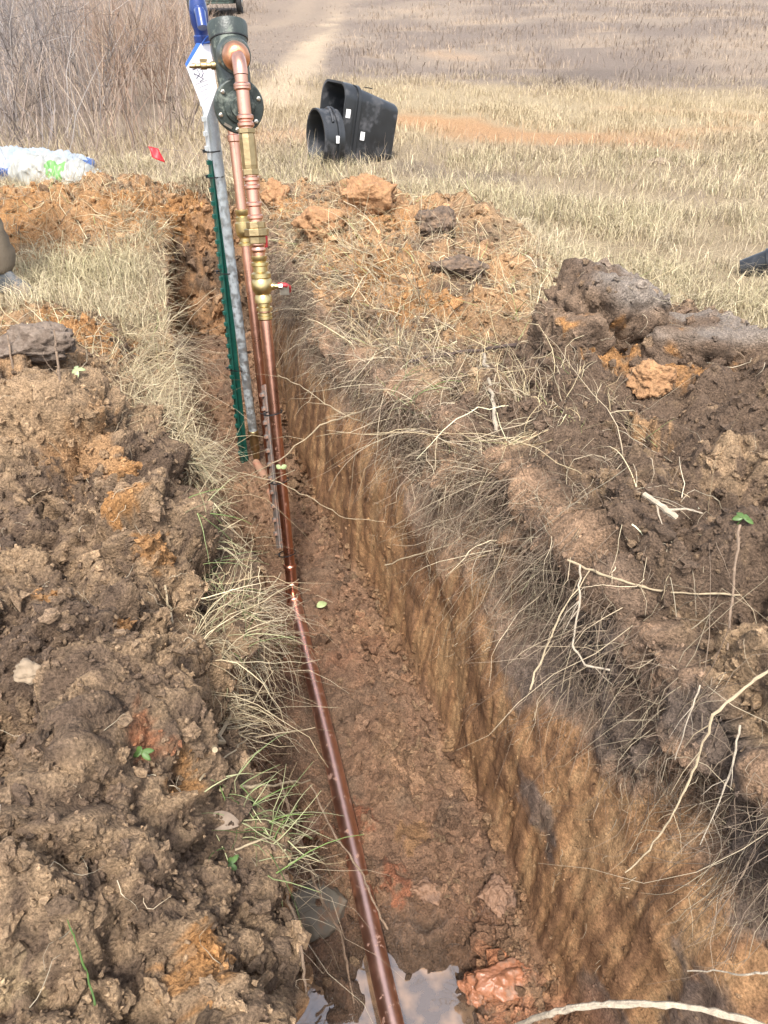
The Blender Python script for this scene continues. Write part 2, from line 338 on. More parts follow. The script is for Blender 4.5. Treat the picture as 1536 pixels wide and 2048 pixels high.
# how much loose spoil lies here (else plain turf)
spoil = np.where(zn == 0, np.maximum(S(3.7, 3.1, yy) * S(2.2, 1.5, dist_rim), np.maximum(bump(xp, yy, -1.0, 5.3, 1.6, 0.55, 1.4), S(.5, .1, dist_rim) * .25 * S(6.2, 5.8, yy))), 0)
spoil = np.where(zn == 4, S(1.75, 1.1, dist_rim) * S(2.95, 2.5, yy) + bump(xp, yy, 1.05, 4.2, 0.80, 1.35, 1.7) + bump(xp, yy, 0.95, 3.5, 0.35, 0.7, 0.8), spoil)
spoil = np.clip(np.where(zn == 0, spoil, spoil) + bump(xp, yy, 0.3, 5.85, 0.9, 0.35, 1.2) * top, 0, 1)
idx = np.where(near)[0]; Q = P[idx]
f3 = fbm(Q, 3.0, 3); f9 = fbm(Q, 9.0, 3, 5.0); f30 = fbm(Q, 30.0, 3, 9.0)
c6 = cell(Q + 0.04 * np.stack([f9, f3, f9], -1) + 1.7, 5.5); c12 = cell(Q + 0.02 * np.stack([f9, f30, f9], -1), 13); c32 = cell(Q + 0.008 * np.stack([f30, f9, f30], -1), 33); c75 = cell(Q, 78)
QS = np.stack([Q[:, 0] * 3, (Q[:, 1] + .27 * 0) * 15, Q[:, 2] * 1.6], -1) + 0.25 * f9[:, None]
stri = fbm(QS, 1.0, 3, 3.0)
QS2 = np.stack([Q[:, 0] * 6, Q[:, 1] * 42, Q[:, 2] * 4], -1); stri2 = fbm(QS2, 1.0, 2, 8.0); stri3 = fbm(np.stack([Q[:, 0] * 8, Q[:, 1] * 95, Q[:, 2] * 9], -1) + .5 * f30[:, None], 1.0, 2, 5.0); crack = np.exp(-((stri + .15 * stri2) / .05) ** 2) * S(-.2, .3, f9)
sn = spoil[idx]; tn = top[idx]; fn = flo[idx]; wRn = wR[idx]; wLn = wL[idx]; z_ = Q[:, 2]; zy = Q[:, 1]
nl = S(2.9, 2.3, Q[:, 1]); p6 = S(.06, .55, c6); p12 = S(.06, .5, c12); p32 = S(.05, .45, c32); d_top = sn * (nl * (0.11 * (p6 - .7)) + (0.06 + .03 * nl) * f3 + 0.04 * f9 + (.02 + .045 * nl * S(-.4, .4, f3 + .6 * f9)) * (p12 - .7) + 0.026 * (p32 - .7) + 0.009 * (c75 - .5) + .012 * f30) + (1 - sn) * (0.02 * f3 + 0.012 * f9 + .006 * f30)
hi = S(0.0, 0.16, z_ - .12 * S(1.0, .7, zy))                                        # topsoil part of a wall
d_wr = 0.028 * f3 + 0.006 * stri * (1 - .3 * hi) + 0.0035 * stri2 * (1 - .3 * hi) + 0.0008 * (c32 - .5) + 0.020 * (c32 - .5) * hi + 0.05 * f9 * hi + 0.03 * (c12 - .5) * hi + (.0015 + .006 * hi) * f30 + (.001 + .005 * hi) * (c75 - .5) + .0012 * stri3 - .004 * crack * (1 - hi)
d_wl = 0.03 * f3 + 0.02 * f9 + 0.015 * (c32 - .5) + .006 * f30
nearw = S(1.5, 0.9, zy)
c20 = cell(Q * [1, 1, .6] + 0.015 * np.stack([f30, f9, f30], -1) + 3.3, 20); d_fl = 0.022 * f3 + 0.022 * f9 + (0.046 + .024 * nearw) * (p12 - .6) * S(-.3, .5, f3 + f9) + 0.026 * (S(.06, .5, c20) - .6) * S(-.5, .4, f9) + 0.016 * (p32 - .6) + 0.007 * (c75 - .5) + .010 * f30
xpn = xp[idx]
d_fl = np.where(zy < 2.5, d_fl - (.02 + np.maximum(d_fl, 0)) * np.exp(-((xpn - .262) / .06) ** 2), d_fl); d_fl = d_fl + bump(xpn, zy, 0.60, 0.86, 0.11, 0.10, 0.06) + bump(xpn, zy, 0.56, 1.3, .12, .12, .03)
disp = np.where(fn, d_fl, np.where(wRn, d_wr, np.where(wLn, d_wl, d_top)))
inr = zy > YE - .24
disp = np.where(inr & ~tn, 0.05 * f3 + .04 * f9 + .045 * (c12 - .5) + .018 * (c32 - .5) + .012 * f30, disp)

# smooth the blend at the rims (avoid cracks between zones)
D = np.zeros(len(P)); D[idx] = disp; D = D.reshape(nr, nc)
for (a, b) in ((len(dl), 8), (len(dl) + len(wl_), 5), (len(dl) + len(wl_) + len(fl_), 6), (len(dl) + len(wl_) + len(fl_) + len(wr_), 10)):
    lo = D[:, a - b - 1].copy(); hi_ = D[:, a + b].copy()
    sm = D[:, a - b:a + b].copy()
    t = np.abs(np.arange(-b, b) + .5) / b
    mid = (D[:, a - 1] + D[:, a]) / 2
    D[:, a - b:a + b] = sm * t + mid[:, None] * (1 - t)
P2 = P + Nf * D.ravel()[:, None]
# far relief
fi = np.where(~near)[0]; Pf = P[fi]
P2[fi, 2] += 0.05 * fbm(Pf * [1, 1, 0], 0.5, 3) * S(6.5, 9, Pf[:, 1]) + 0.02 * fbm(Pf * [1, 1, 0], 2.2, 2)
P2[fi, 2] += 0.0
G = P2.reshape(nr, nc, 3); NG = normals(G[..., 0], G[..., 1], G[..., 2]); NGf = NG.reshape(-1, 3)
# ---- projection of the ground to the picture, to find where things rest
rel = P2 - [0, 0, CAMZ]
dep = rel[:, 1] * cp - rel[:, 2] * sp; upc = rel[:, 1] * sp + rel[:, 2] * cp
ok = dep > 0.2
PX = np.where(ok, 768 + FPX * rel[:, 0] / np.maximum(dep, .2), -9e9); PY = np.where(ok, 1024 - FPX * upc / np.maximum(dep, .2), -9e9)
def ground_i(px, py, r=7):
    while True:
        m = np.where((np.abs(PX - px) < r) & (np.abs(PY - py) < r))[0]
        if len(m): return m[np.argmin(dep[m])]
        r *= 1.6
def ground_at(px, py, r=7): return P2[ground_i(px, py, r)].copy()

# ---- soil colours
def mixc(a, b, t): return a + (b - a) * t[:, None]
c_ = lambda *v: np.array(v, float)
DARK = c_(.126, .085, .058); TAN = c_(.335, .227, .135); ORANGE = c_(.39, .20, .078); CLAY = c_(.255, .143, .07); MUD = c_(.205, .12, .074); RED = c_(.28, .11, .058)
TURF = c_(.26, .20, .125); FIELD = c_(.20, .158, .122); YEL = c_(.30, .235, .145); MAUVE = c_(.165, .13, .106); GREY = c_(.14, .115, .10)
col = np.tile(TURF, (len(P2), 1)); wet = np.zeros(len(P2))
n1 = fbm(P2 * [1, 1, 1], 0.9, 3, 2.0); n2 = fbm(P2, 2.6, 3, 4.0)
# spoil
nn = np.zeros(len(P2)); nn[idx] = f9 * .5 + f30 * .3
sp1 = np.tile(DARK, (len(P2), 1)); fg = np.zeros(len(P2)); fg[idx] = fbm(Q, 48, 2, 12.0); cc12 = np.zeros(len(P2)); cc12[idx] = c32
sp1 = mixc(sp1, TAN, S(-.45, .75, n2 * .55 + nn * .9 + fg * .55 + .5 * (cc12 - .45)))
farorange = S(2.5, 3.1, yy)
sp1 = mixc(sp1, TAN * .55 + ORANGE * .6, farorange * S(-.5, .5, n2 + nn) * .8)
col = mixc(col, sp1, spoil)
# right near heap: darker topsoil
dk = (zn == 4) * S(2.75, 2.45, yy) * spoil
col = mixc(col, mixc(np.tile(DARK * 1.05, (len(P2), 1)), TAN * .9, S(.1, .8, n2 + nn + .3 * fg)), dk)
def spot(px, py, r, c, amt=1.0, rz=None):
    i = ground_i(px, py); q = P2[i]; d = np.linalg.norm((P2 - q), axis=1) / r
    global col
    m = np.where(d < 1.6)[0]
    e = np.zeros(len(m)); inn = near[m]
    if len(m): 
        e = fbm(P2[m], 28, 3, 1.0) * .45 + fbm(P2[m], 7, 2, 6.0) * .3
        t = S(1.05, .72, d[m] + e * 1.7) * amt * .85; col[m] = col[m] + (c - col[m]) * t[:, None]
# walls
wallz = P2[:, 2]
st = np.zeros(len(P2)); st[idx] = stri; st2 = np.zeros(len(P2)); st2[idx] = stri2; st3 = np.zeros(len(P2)); st3[idx] = stri3
wc = mixc(np.tile(CLAY, (len(P2), 1)), CLAY * c_(.62, .60, .64), S(.05, .35, st + .45 * st2 + .1 * nn)); wc = mixc(wc, c_(.31, .19, .096), S(.05, .45, -st + nn * .4 - .3 * st2)); wc = mixc(wc, RED * .8, S(.35, .8, n2 * .9 + nn * .3) * .45)
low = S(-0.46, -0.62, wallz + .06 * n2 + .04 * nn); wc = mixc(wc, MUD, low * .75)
tl = tab(yy, (0.3, 0.25), (0.75, 0.18), (1.0, 0.05), (1.3, 0.0), (2.0, 0.03), (3, 0.05), (5, 0.0))
tm = S(-0.06, 0.05, wallz - tl + .15 * n2 + .08 * nn + .03 * st)
wc = mixc(wc, mixc(np.tile(DARK * 1.75, (len(P2), 1)), c_(.29, .185, .115), S(-.1, .5, n1 + nn)), tm)
blot = S(.25, .5, n2 + .5 * nn) * S(-.55, -.3, wallz); wc = mixc(wc, GREY * .75, blot * .75 * S(1.7, 1.2, yy))
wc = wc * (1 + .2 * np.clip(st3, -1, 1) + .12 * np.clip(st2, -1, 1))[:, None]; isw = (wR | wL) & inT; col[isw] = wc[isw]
# floor
fc = mixc(np.tile(MUD, (len(P2), 1)), c_(.265, .16, .094), S(-.2, .5, n2 + nn)); fc = mixc(fc, RED * .8, S(.3, .7, n1 + .7 * nn) * .4); fc = mixc(fc, DARK * 1.1, S(.2, .65, -n2 + nn) * .6)
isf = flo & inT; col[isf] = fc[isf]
wet[isf] = np.clip(.42 + .3 * n2[isf] + .9 * S(1.35, 1.0, yy[isf]), 0, 1)
wet[isw] = .25 * S(-.4, -.6, wallz[isw])
endm = (~top) & (yy > YE - .24) & (yy < 6.4); col[endm] = mixc(np.tile(c_(.29, .165, .085), (endm.sum(), 1)), c_(.13, .085, .055), S(-.15, .45, (n2 + nn)[endm])) ; 
# turf / field
tur = top | (yy > YE + .05)
fm = S(10.5, 13.0, yy + 1.5 * n1 + .25 * X.ravel() * 0)
Xf = P2[:, 0]; Yf = P2[:, 1]
n3 = fbm(P2 * [1, 1, 0], 0.33, 4, 3.0)
fld = mixc(np.tile(MAUVE, (len(P2), 1)), FIELD * 1.1, S(-.3, .5, n3)); fld = mixc(fld, c_(.275, .212, .155), S(.25, .7, n1 + .4 * n3) * .8)
fmask = S(13.2, 15.0, Yf + .8 * n1) * (yy > 7)
col = mixc(col, fld, fmask)
yel = S(8.4, 10.2, Yf + .5 * n1 - .12 * Xf) * S(15.2, 13.8, Yf + .6 * n1) * S(-1.5, .5, Xf + .4 * n1); col = mixc(col, YEL, yel * .9)
bare = np.zeros(len(P2))
def polyline(pix, w0, c, amt, ns=.35):
    global col
    Pt = np.array([ground_at(x, y, 6)[:2] for x, y in pix]); m = np.where((Yf > 7.2) & vis0)[0]; q = P2[m, :2]; best = np.full(len(m), 99.0)
    for a_, b_ in zip(Pt[:-1], Pt[1:]):
        ab = b_ - a_; t = np.clip(((q - a_) @ ab) / max(ab @ ab, 1e-6), 0, 1); best = np.minimum(best, np.linalg.norm(q - a_ - t[:, None] * ab, axis=1))
    t = S(1.3, .4, best / w0 + ns * (n1[m] + .6 * n2[m])) * amt; col[m] = col[m] + (c - col[m]) * t[:, None]; bare[m] = np.maximum(bare[m], t)
vis0 = (PX > -200) & (PX < 1740) & (PY > -200) & (PY < 420)
OD = c_(.33, .195, .10)
polyline([(800, 245), (900, 252), (1020, 264), (1150, 276), (1290, 288)], .6, OD, 1.0)
polyline([(1250, 218), (1400, 226), (1536, 238), (1640, 245)], .35, OD * 1.05, .6)
polyline([(520, 270), (600, 268), (700, 268)], .5, c_(.42, .26, .15), .6)
polyline([(1220, 265), (1360, 262), (1450, 258)], .4, OD * 1.1, .5)
RUT = c_(.39, .305, .21)
polyline([(672, 2), (655, 40), (628, 85), (600, 130), (570, 175), (550, 205)], .42, RUT, .85, .3)
polyline([(610, 6), (590, 35), (558, 46), (525, 51)], .45, RUT, .85, .25)
polyline([(596, 40), (560, 45), (520, 50), (440, 65)], .4, RUT * .95, .6)
polyline([(870, 100), (905, 110), (940, 118)], .35, c_(.33, .225, .14), .6)
polyline([(1090, 160), (1200, 150), (1330, 160)], .6, MAUVE * .7, .6)
polyline([(800, 330), (900, 345), (1000, 350)], .25, MAUVE * .75, .6)
def track(Y): return tab(Y, (9, -1.7), (12, -2.0), (15, -2.35), (19, -2.5), (24, -2.3), (30, -2.3), (38, -2.6), (60, -6))
br = S(-2.6, -3.4, Xf + .5 * n1 - 0.09 * (Yf - 9)) * S(8.5, 9.5, Yf); col = mixc(col, c_(.20, .155, .12), br * .8)
# explicit patches seen in the photograph
for a in ((250, 930, .075, ORANGE), (165, 895, .12, TAN * .5 + ORANGE * .55), (245, 1000, .06, ORANGE * .95), (215, 1010, .04, ORANGE), (110, 1180, .05, ORANGE), (250, 1245, .03, ORANGE), (285, 1450, .04, c_(.34, .145, .07)), (310, 1500, .035, c_(.33, .14, .07)),
          (380, 1570, .045, ORANGE * .95), (350, 1600, .03, ORANGE * .9), (415, 1930, .05, ORANGE), (395, 1890, .035, ORANGE), (330, 1100, .06, ORANGE * .8), (355, 1180, .05, TAN), (15, 1960, .04, c_(.40, .29, .17)),
          (160, 670, .22, ORANGE * .9), (60, 680, .16, TAN * .7 + ORANGE * .4), (230, 600, .22, TAN * .5 + ORANGE * .5), (40, 800, .14, TAN), (80, 430, .5, ORANGE * .85), (200, 410, .4, TAN * .5 + ORANGE * .5), (300, 400, .3, ORANGE * .8), (545, 395, .15, ORANGE), (590, 405, .1, ORANGE),
          (730, 420, .22, CLAY * 1.25), (780, 430, .12, ORANGE * .9), (740, 550, .2, ORANGE * .85), (850, 590, .2, ORANGE * .8), (930, 620, .15, TAN * .5 + ORANGE * .4), (860, 470, .1, DARK), (1220, 700, .09, ORANGE), (1320, 730, .08, ORANGE), (1380, 760, .05, ORANGE * 1.1), (1290, 860, .06, TAN * .6 + ORANGE * .4),
          (1450, 900, .07, TAN), (1010, 1990, .07, c_(.40, .19, .105)), (960, 1960, .06, c_(.42, .18, .09)), (800, 1750, .06, RED * .9), (830, 1660, .05, CLAY), (620, 1660, .05, RED), (700, 1640, .06, RED * .8)):
    spot(*a)
col *= (1 + .16 * np.clip(fbm(P2, 14, 2, 7.0), -1, 1) * near)[:, None]
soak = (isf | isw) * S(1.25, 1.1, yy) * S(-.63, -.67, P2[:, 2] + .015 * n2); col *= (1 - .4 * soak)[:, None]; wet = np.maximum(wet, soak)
col = np.clip(col, .012, .9)
ii = (np.arange(nr - 1)[:, None] * nc + np.arange(nc - 1)[None, :]).ravel()
F = np.stack([ii, ii + 1, ii + nc + 1, ii + nc], -1)
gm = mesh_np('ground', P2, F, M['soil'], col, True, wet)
fa = gm.attributes.new('Flat', 'FLOAT', 'POINT'); fa.data.foreach_set('value', (isw * S(.12, -.02, P2[:, 2] - .12 * S(1.0, .7, yy))).astype(np.float32))
ground = link('ground', gm); ground['kind'] = 'structure'

# ------------------------------------------------------------------ strands: straw, roots, grass
def strands(name, P0, Dv, L, nseg, r, curl, grav, cols, sides=3, kinky=False, label=None, cat=None, parent=None):
    n = len(P0); D = Dv / np.maximum(np.linalg.norm(Dv, axis=1, keepdims=True), 1e-6)
    pts = [P0.copy()]; dirs = [D.copy()]; p = P0.copy(); st = (L / nseg)[:, None]
    for k in range(nseg):
        p = p + D * st; pts.append(p.copy())
        D = D + rng.normal(size=(n, 3)) * curl + np.array([0, 0, -1]) * np.asarray(grav).reshape(-1, 1) if np.ndim(grav) else D + rng.normal(size=(n, 3)) * curl + np.array([0, 0, -grav])
        D = D / np.linalg.norm(D, axis=1, keepdims=True); dirs.append(D.copy())
    ref = rng.normal(size=(n, 3)); V = []
    for k in range(nseg + 1):
        d = dirs[k]; a = np.cross(d, ref); a /= np.maximum(np.linalg.norm(a, axis=1, keepdims=True), 1e-6); b = np.cross(d, a)
        rad = (r * (1 - .75 * k / nseg))[:, None]; fl_a, fl_b = (1.45, .45) if name.startswith(('dry', 'straw')) else (1.0, 1.0)
        for s in range(sides):
            th = 2 * math.pi * s / sides; V.append(pts[k] + (a * (fl_a * math.cos(th)) + b * (fl_b * math.sin(th))) * rad)
    V = np.stack(V, 1); m = (nseg + 1) * sides; base = (np.arange(n) * m)[:, None]
    fl = []
    ns = sides if sides > 2 else 1
    for k in range(nseg):
        for s in range(ns):
            fl.append([k * sides + s, k * sides + (s + 1) % sides, (k + 1) * sides + (s + 1) % sides, (k + 1) * sides + s])
    F = (base[:, :, None] + np.array(fl)[None]).reshape(-1, 4)
    o = link(name, mesh_np(name, V.reshape(-1, 3), F, M['straw'], np.repeat(cols, m, 0)), parent)
    o['kind'] = 'stuff'
    if label: o['label'] = label; o['category'] = cat
    return o
def pick(mask, n, wgt=None):
    i = np.where(mask)[0]
    area = np.ones(len(i)) if wgt is None else wgt[i]
    return rng.choice(i, n, p=area / area.sum())
dY = np.gradient(YS)[:, None] * np.ones((1, nc)); dXu = np.linalg.norm(np.gradient(G, axis=1), axis=-1); AREA = (dY * dXu).ravel()
def palette(n, cs, w, var=.22):
    cs = np.array(cs); k = rng.choice(len(cs), n, p=np.array(w) / sum(w)); return np.clip(cs[k] * (1 + var * rng.normal(size=(n, 1))), .01, .8)
STRAW = [(.50, .41, .25), (.40, .31, .18), (.58, .49, .32), (.30, .22, .13), (.33, .36, .15)]
ROOTC = [(.30, .235, .165), (.40, .325, .225), (.22, .16, .11), (.46, .39, .28)]
u3 = lambda n: rng.normal(size=(n, 3))

def jit(i):
    i = np.minimum(i, nr * nc - nc - 2); a = rng.random((len(i), 1)); b = rng.random((len(i), 1))
    return P2[i] + a * (P2[i + 1] - P2[i]) + b * (P2[i + nc] - P2[i])
DX = np.maximum(dXu, .002); DYY = np.abs(dY)
def clump(mask, nc_, per, spread, dirv, dspread, own=.3, wgt=None):
    ci = pick(mask, nc_, AREA if wgt is None else wgt); k = rng.poisson(per, nc_) + 3; ci = np.repeat(ci, k); n = len(ci); r0, c0 = ci // nc, ci % nc
    cd = np.repeat(np.asarray(dirv) + rng.normal(size=(nc_, 3)) * dspread, k, 0) + rng.normal(size=(n, 3)) * own
    r1 = np.clip(r0 + rng.normal(size=n) * spread / DYY[r0, c0], 1, nr - 3).astype(int); c1 = np.clip(c0 + rng.normal(size=n) * spread / DX[r0, c0], 1, nc - 3).astype(int)
    scl = np.repeat(rng.lognormal(0, .35, nc_), k); tint = np.repeat(rng.normal(size=(nc_, 1)) * .16, k, 0)
    return r1 * nc + c1, cd, scl, tint
# straw hanging over the left rim
def rim_left(n, y0, y1, spread):
    y = rng.uniform(y0, y1, n); 
    m = (zn == 0) & (dist_rim < spread) & (dist_rim > -.01) & (yy > y0) & (yy < y1)
    i = pick(m, n, AREA * (0.4 + np.clip(n2 + .6, 0, 1.6))); return i
def hang(name, mask, ncl, per, spread, dirv, ds, lmin, lmax, rmin, rmax, curl, grav, pal, w, label, cat='straw', wgt=None, seg_=5):
    i, dv, scl, tint = clump(mask, ncl, per, spread, dirv, ds, .33, wgt); n = len(i)
    strands(name, jit(i) - NGf[i] * .004, dv, rng.uniform(lmin, lmax, n) * scl, seg_, rng.uniform(rmin, rmax, n) * (.75 + .14 * yy[i]), curl, grav, np.clip(palette(n, pal, w) * (1 + tint), .02, .8), 3, label=label, cat=cat)
lr = (zn == 0) & (dist_rim > -.01) & (n2 + .35 * n1 > -.12)
PS = [(.50, .41, .26), (.42, .33, .2), (.57, .48, .32), (.30, .22, .14), (.36, .35, .2)]; PW = [4, 3, 3, 2, .4]
hang('dry_straw', (zn == 0) & (dist_rim > -.01) & (dist_rim < .10) & (yy > 1.3) & (yy < 2.15), 70, 10, .03, (.2, -.15, .0), .7, .03, .15, .0006, .0014, .30, .14, PS, PW, 'pale dry straw hanging over the left edge of the trench by the pipe coupling')
hang('dry_straw', (zn == 0) & (dist_rim > -.01) & (dist_rim < .17) & (yy > 1.95) & (yy < 3.4), 250, 13, .035, (.28, -.2, .12), .65, .06, .22, .0006, .0015, .32, .13, PS, PW, 'pale dry straw matted along the left edge of the trench halfway back')
hang('dry_straw', lr & (dist_rim < .30) & (yy > 3.4) & (yy < 5.3), 110, 11, .05, (.15, -.2, .25), .6, .06, .2, .0008, .0016, .25, .1, PS, PW, 'dry straw along the left edge near the trench end')
hang('dry_straw', lr & (dist_rim < .05) & (yy > .72) & (yy < 1.35), 12, 8, .02, (.45, -.1, .0), .5, .04, .16, .0006, .0014, .25, .16, PS, PW, 'pale dry straw at the near left rim by the puddle')
hang('dry_stems', (zn == 0) & (dist_rim < .15) & (dist_rim > -.01) & (yy > 1.1) & (yy < 3.6), 60, 2, .03, (.35, -.2, .15), .6, .09, .22, .0009, .0016, .2, .10, PS, PW, 'long dry stems overhanging the left trench edge', 'stems', None, 8)
m = (wL & (P2[:, 2] > -.2) & (yy > .7) & (yy < 4)) | (lr & (dist_rim < .04) & (yy > .6) & (yy < 2.4))
hang('hanging_roots', m & ((yy > 1.3) | (yy < 1.0)), 70, 13, .03, (.25, -.1, -.5), .3, .06, .26, .0005, .0012, .32, .24, ROOTC, [2, 3, 1, 2], 'thin pale roots hanging down the left trench wall', 'roots')
hang('hanging_roots', ((lr & (dist_rim < .05)) | (wL & (P2[:, 2] > -.14))) & (yy > 1.22) & (yy < 1.75), 26, 10, .025, (.25, -.25, -.5), .45, .06, .22, .0006, .0013, .5, .26, [(.46, .38, .25), (.38, .30, .19), (.52, .44, .31)], [2, 2, 1], 'pale tangled root curtain hanging from the bulge of the left rim', 'roots')
# right wall mats
m = (wR & (P2[:, 2] > .06) & (yy > .5) & (yy < 5.3)) | ((zn == 4) & (dist_rim < .22) & (yy > 1.5) & (yy < 5.3)) | ((zn == 4) & (dist_rim < .05) & (yy > .6) & (yy < 1.7))
hang('hanging_roots', m, 370, 14, .035, (-.25, -.15, -.3), .7, .04, .19, .0005, .0013, .36, .2, [(.13, .09, .065), (.19, .14, .10), (.27, .205, .145), (.38, .31, .215), (.46, .38, .26)], [2.5, 2.5, 2.5, 2.2, 1.3], 'tangled brown roots and grass hanging from the right trench rim', 'roots', AREA * (.2 + np.clip(n2 + .4, 0, 1.4)) * (.2 + S(1.0, 1.8, yy) * 1.2) * (1 - .55 * S(3, 4, yy)))
hang('hanging_roots', wR & (P2[:, 2] > .13) & (yy > .65) & (yy < 4.2), 210, 12, .03, (-.32, -.15, -.5), .5, .06, .26, .0006, .0013, .34, .24, [(.12, .085, .06), (.19, .14, .10), (.28, .215, .15), (.40, .325, .22)], [3, 2.5, 1.6, 1.2], 'pale and brown roots dangling below the lip of the right trench wall', 'roots')
m = (zn == 4) & (dist_rim < .38) & (yy > 1.75) & (yy < 4.6)
hang('dry_straw', m, 200, 12, .04, (-.2, -.2, .1), .95, .05, .2, .0006, .0015, .34, .12, STRAW + ROOTC[:2], [2, 3, 1, 2, .3, 2, 3], 'matted dry grass lying over the right trench edge')
hang('dry_stems', ((zn == 4) & (dist_rim < .3) & (yy > 1.2) & (yy < 3.8)) | (wR & (P2[:, 2] > .08) & (yy > 1.5) & (yy < 3)), 60, 2, .03, (-.3, -.3, -.1), .6, .12, .34, .0009, .0017, .16, .12, PS + ROOTC, [3, 2, 3, 1, .2, 1, 2, 1, 2], 'long pale stems and roots overhanging the right trench wall', 'stems', None, 8)
# straw lying about on the spoil
m = (spoil > .3) & near & (yy > 2.5) & (yy < 6.4) & top; i = pick(m, 7500, AREA); n = len(i)
d = u3(n); d -= NGf[i] * (np.sum(d * NGf[i], 1) - .35)[:, None]
strands('straw_litter', jit(i) + NGf[i] * .003, d, rng.uniform(.05, .22, n), 3, rng.uniform(.0011, .0024, n), .25, .12, palette(n, STRAW + ROOTC, [3, 3, 2, 2, .4, 1, 1, 1, 1]), 3, label='straw and root bits strewn over the orange spoil', cat='straw')
m = (spoil > .3) & near & (yy > .4) & (yy < 2.6) & top; i = pick(m, 700, AREA); n = len(i)
d = u3(n); d -= NGf[i] * (np.sum(d * NGf[i], 1) - .3)[:, None]
strands('rootlets', P2[i] + NGf[i] * .002, d, rng.uniform(.03, .12, n), 6, rng.uniform(.0005, .0011, n), .4, .1, palette(n, ROOTC, [1, 3, 1, 3]), 3, label='fine rootlets poking out of the crumbly spoil', cat='roots')
# rootlets on the right wall face
m = wR & (yy > .45) & (yy < 2.5) & (P2[:, 2] > -.35); i = pick(m, 200, AREA); n = len(i)
strands('rootlets', P2[i], u3(n) * .5 + np.array([-.35, -.1, -.6]), rng.uniform(.02, .09, n), 6, rng.uniform(.0004, .0009, n), .45, .2, palette(n, ROOTC, [2, 2, 1, 3]), 3, label='fine rootlets on the right trench wall', cat='roots')

# blades of grass
def blades(name, i, L, lean, wid, cols, label, tri=True):
    n = len(i); p = jit(i) - [0, 0, .005]; th = rng.uniform(0, 2 * math.pi, n); w = np.stack([np.cos(th), np.sin(th), 0 * th], -1) * wid[:, None]
    ln = u3(n) * lean; ln[:, 2] = 0; up = np.array([0, 0, 1.0])
    mid = p + (up + ln * .5) * (L * .55)[:, None]; tip = p + (up * .95 + ln * 1.25) * L[:, None] - up * (np.linalg.norm(ln, axis=1) * L * .25)[:, None]
    V = np.stack([p - w, p + w, mid + w * .7, mid - w * .7, tip], 1); b = (np.arange(n) * 5)[:, None]
    F = np.concatenate([b + np.array([0, 1, 2]), b + np.array([0, 2, 3]), b + np.array([3, 2, 4])], 0)
    o = link(name, mesh_np(name, V.reshape(-1, 3), F, M['straw'], np.repeat(cols, 5, 0))); o['kind'] = 'stuff'; o['label'] = label; o['category'] = 'grass'
FW = lambda i: np.clip(dep[i], 1, 40)
vis = (PX > -120) & (PX < 1660) & (PY > -120) & (PY < 2200)
GR = [(.41, .34, .22), (.36, .29, .185), (.51, .43, .29), (.32, .285, .17), (.24, .19, .135)]
turfw = (1 - spoil) * tur * vis
m = (turfw > .25) & (Yf > 2.3) & (Yf < 8.2) & ((zn != 2) | (yy > YE + .1)); i = pick(m, 52000, AREA * turfw * (.05 + np.clip(n2 * .8 * S(7, 6.4, yy) + n1 * .9 + .35, 0, 1.3)) / np.maximum(dep, 1) ** .8)
n = len(i); blades('dry_grass', i, rng.uniform(.04, .17, n) * (1 + .3 * np.clip(n1[i], -1, 1)), .62, rng.uniform(.0009, .0022, n) * (.5 + .14 * FW(i)), np.clip(palette(n, GR, [4, 3, 2, 2.0, 1.2]) * (1 + np.clip(n1[i], -1, 1)[:, None] * np.array([-.02, .0, -.08])), .02, .8), 'dry straw coloured grass of the turf around the trench')
m = (Yf > 8.0) & (Yf < 15.5) & vis & (br < .5); i = pick(m, 28000, AREA * (1.03 - bare) * (.06 + np.clip(n1 * 1.2 + .35, 0, 1.4)) / np.maximum(dep, 1) ** 1.0); n = len(i)
cc = palette(n, GR, [3, 3, 2, .8, 1.5]); cc = cc * .42 + col[i] * .68
blades('dry_grass', i, rng.uniform(.05, .16, n), .5, rng.uniform(.002, .005, n), cc, 'short yellow grass on the strip before the field')
m = (Yf > 14.5) & (Yf < 60) & vis; i = pick(m, 34000, AREA * (1.03 - bare) * (.08 + np.clip(n1 + .45, 0, 1.3)) / np.maximum(dep, 1) ** 1.3); n = len(i)
cc = palette(n, [(.27, .21, .155), (.22, .17, .13), (.33, .26, .18), (.19, .15, .12)], [3, 3, 2, 1.5], .15); cc = cc * .3 + col[i] * .85
blades('field_weeds', i, rng.uniform(.05, .2, n) * (.3 + .7 * (np.abs(Xf[i] - track(Yf[i])) > 1.5)), .4, rng.uniform(.006, .014, n) * (.4 + dep[i] / 40), cc, 'mauve brown dead weeds covering the far field')
# green blades by the rim
gi = []
for (px, py, k) in ((445, 1170, 20), (470, 1250, 16), (430, 1130, 10), (500, 1640, 30), (520, 1680, 20), (450, 1600, 16), (530, 1290, 8), (800, 790, 22), (830, 800, 12), (390, 1000, 10)):
    q = ground_at(px, py); m = (np.linalg.norm(P2 - q, axis=1) < .07) & near; gi.append(pick(m, k))
i = np.concatenate(gi); n = len(i)
strands('green_grass', P2[i], u3(n) * .5 + np.array([.4, -.1, .4]), rng.uniform(.07, .17, n), 5, rng.uniform(.001, .0018, n), .1, .15, palette(n, [(.13, .19, .06), (.24, .29, .13), (.34, .34, .19)], [1, 1, 1.5]), 3, label='green grass blades growing at the trench rims', cat='grass')

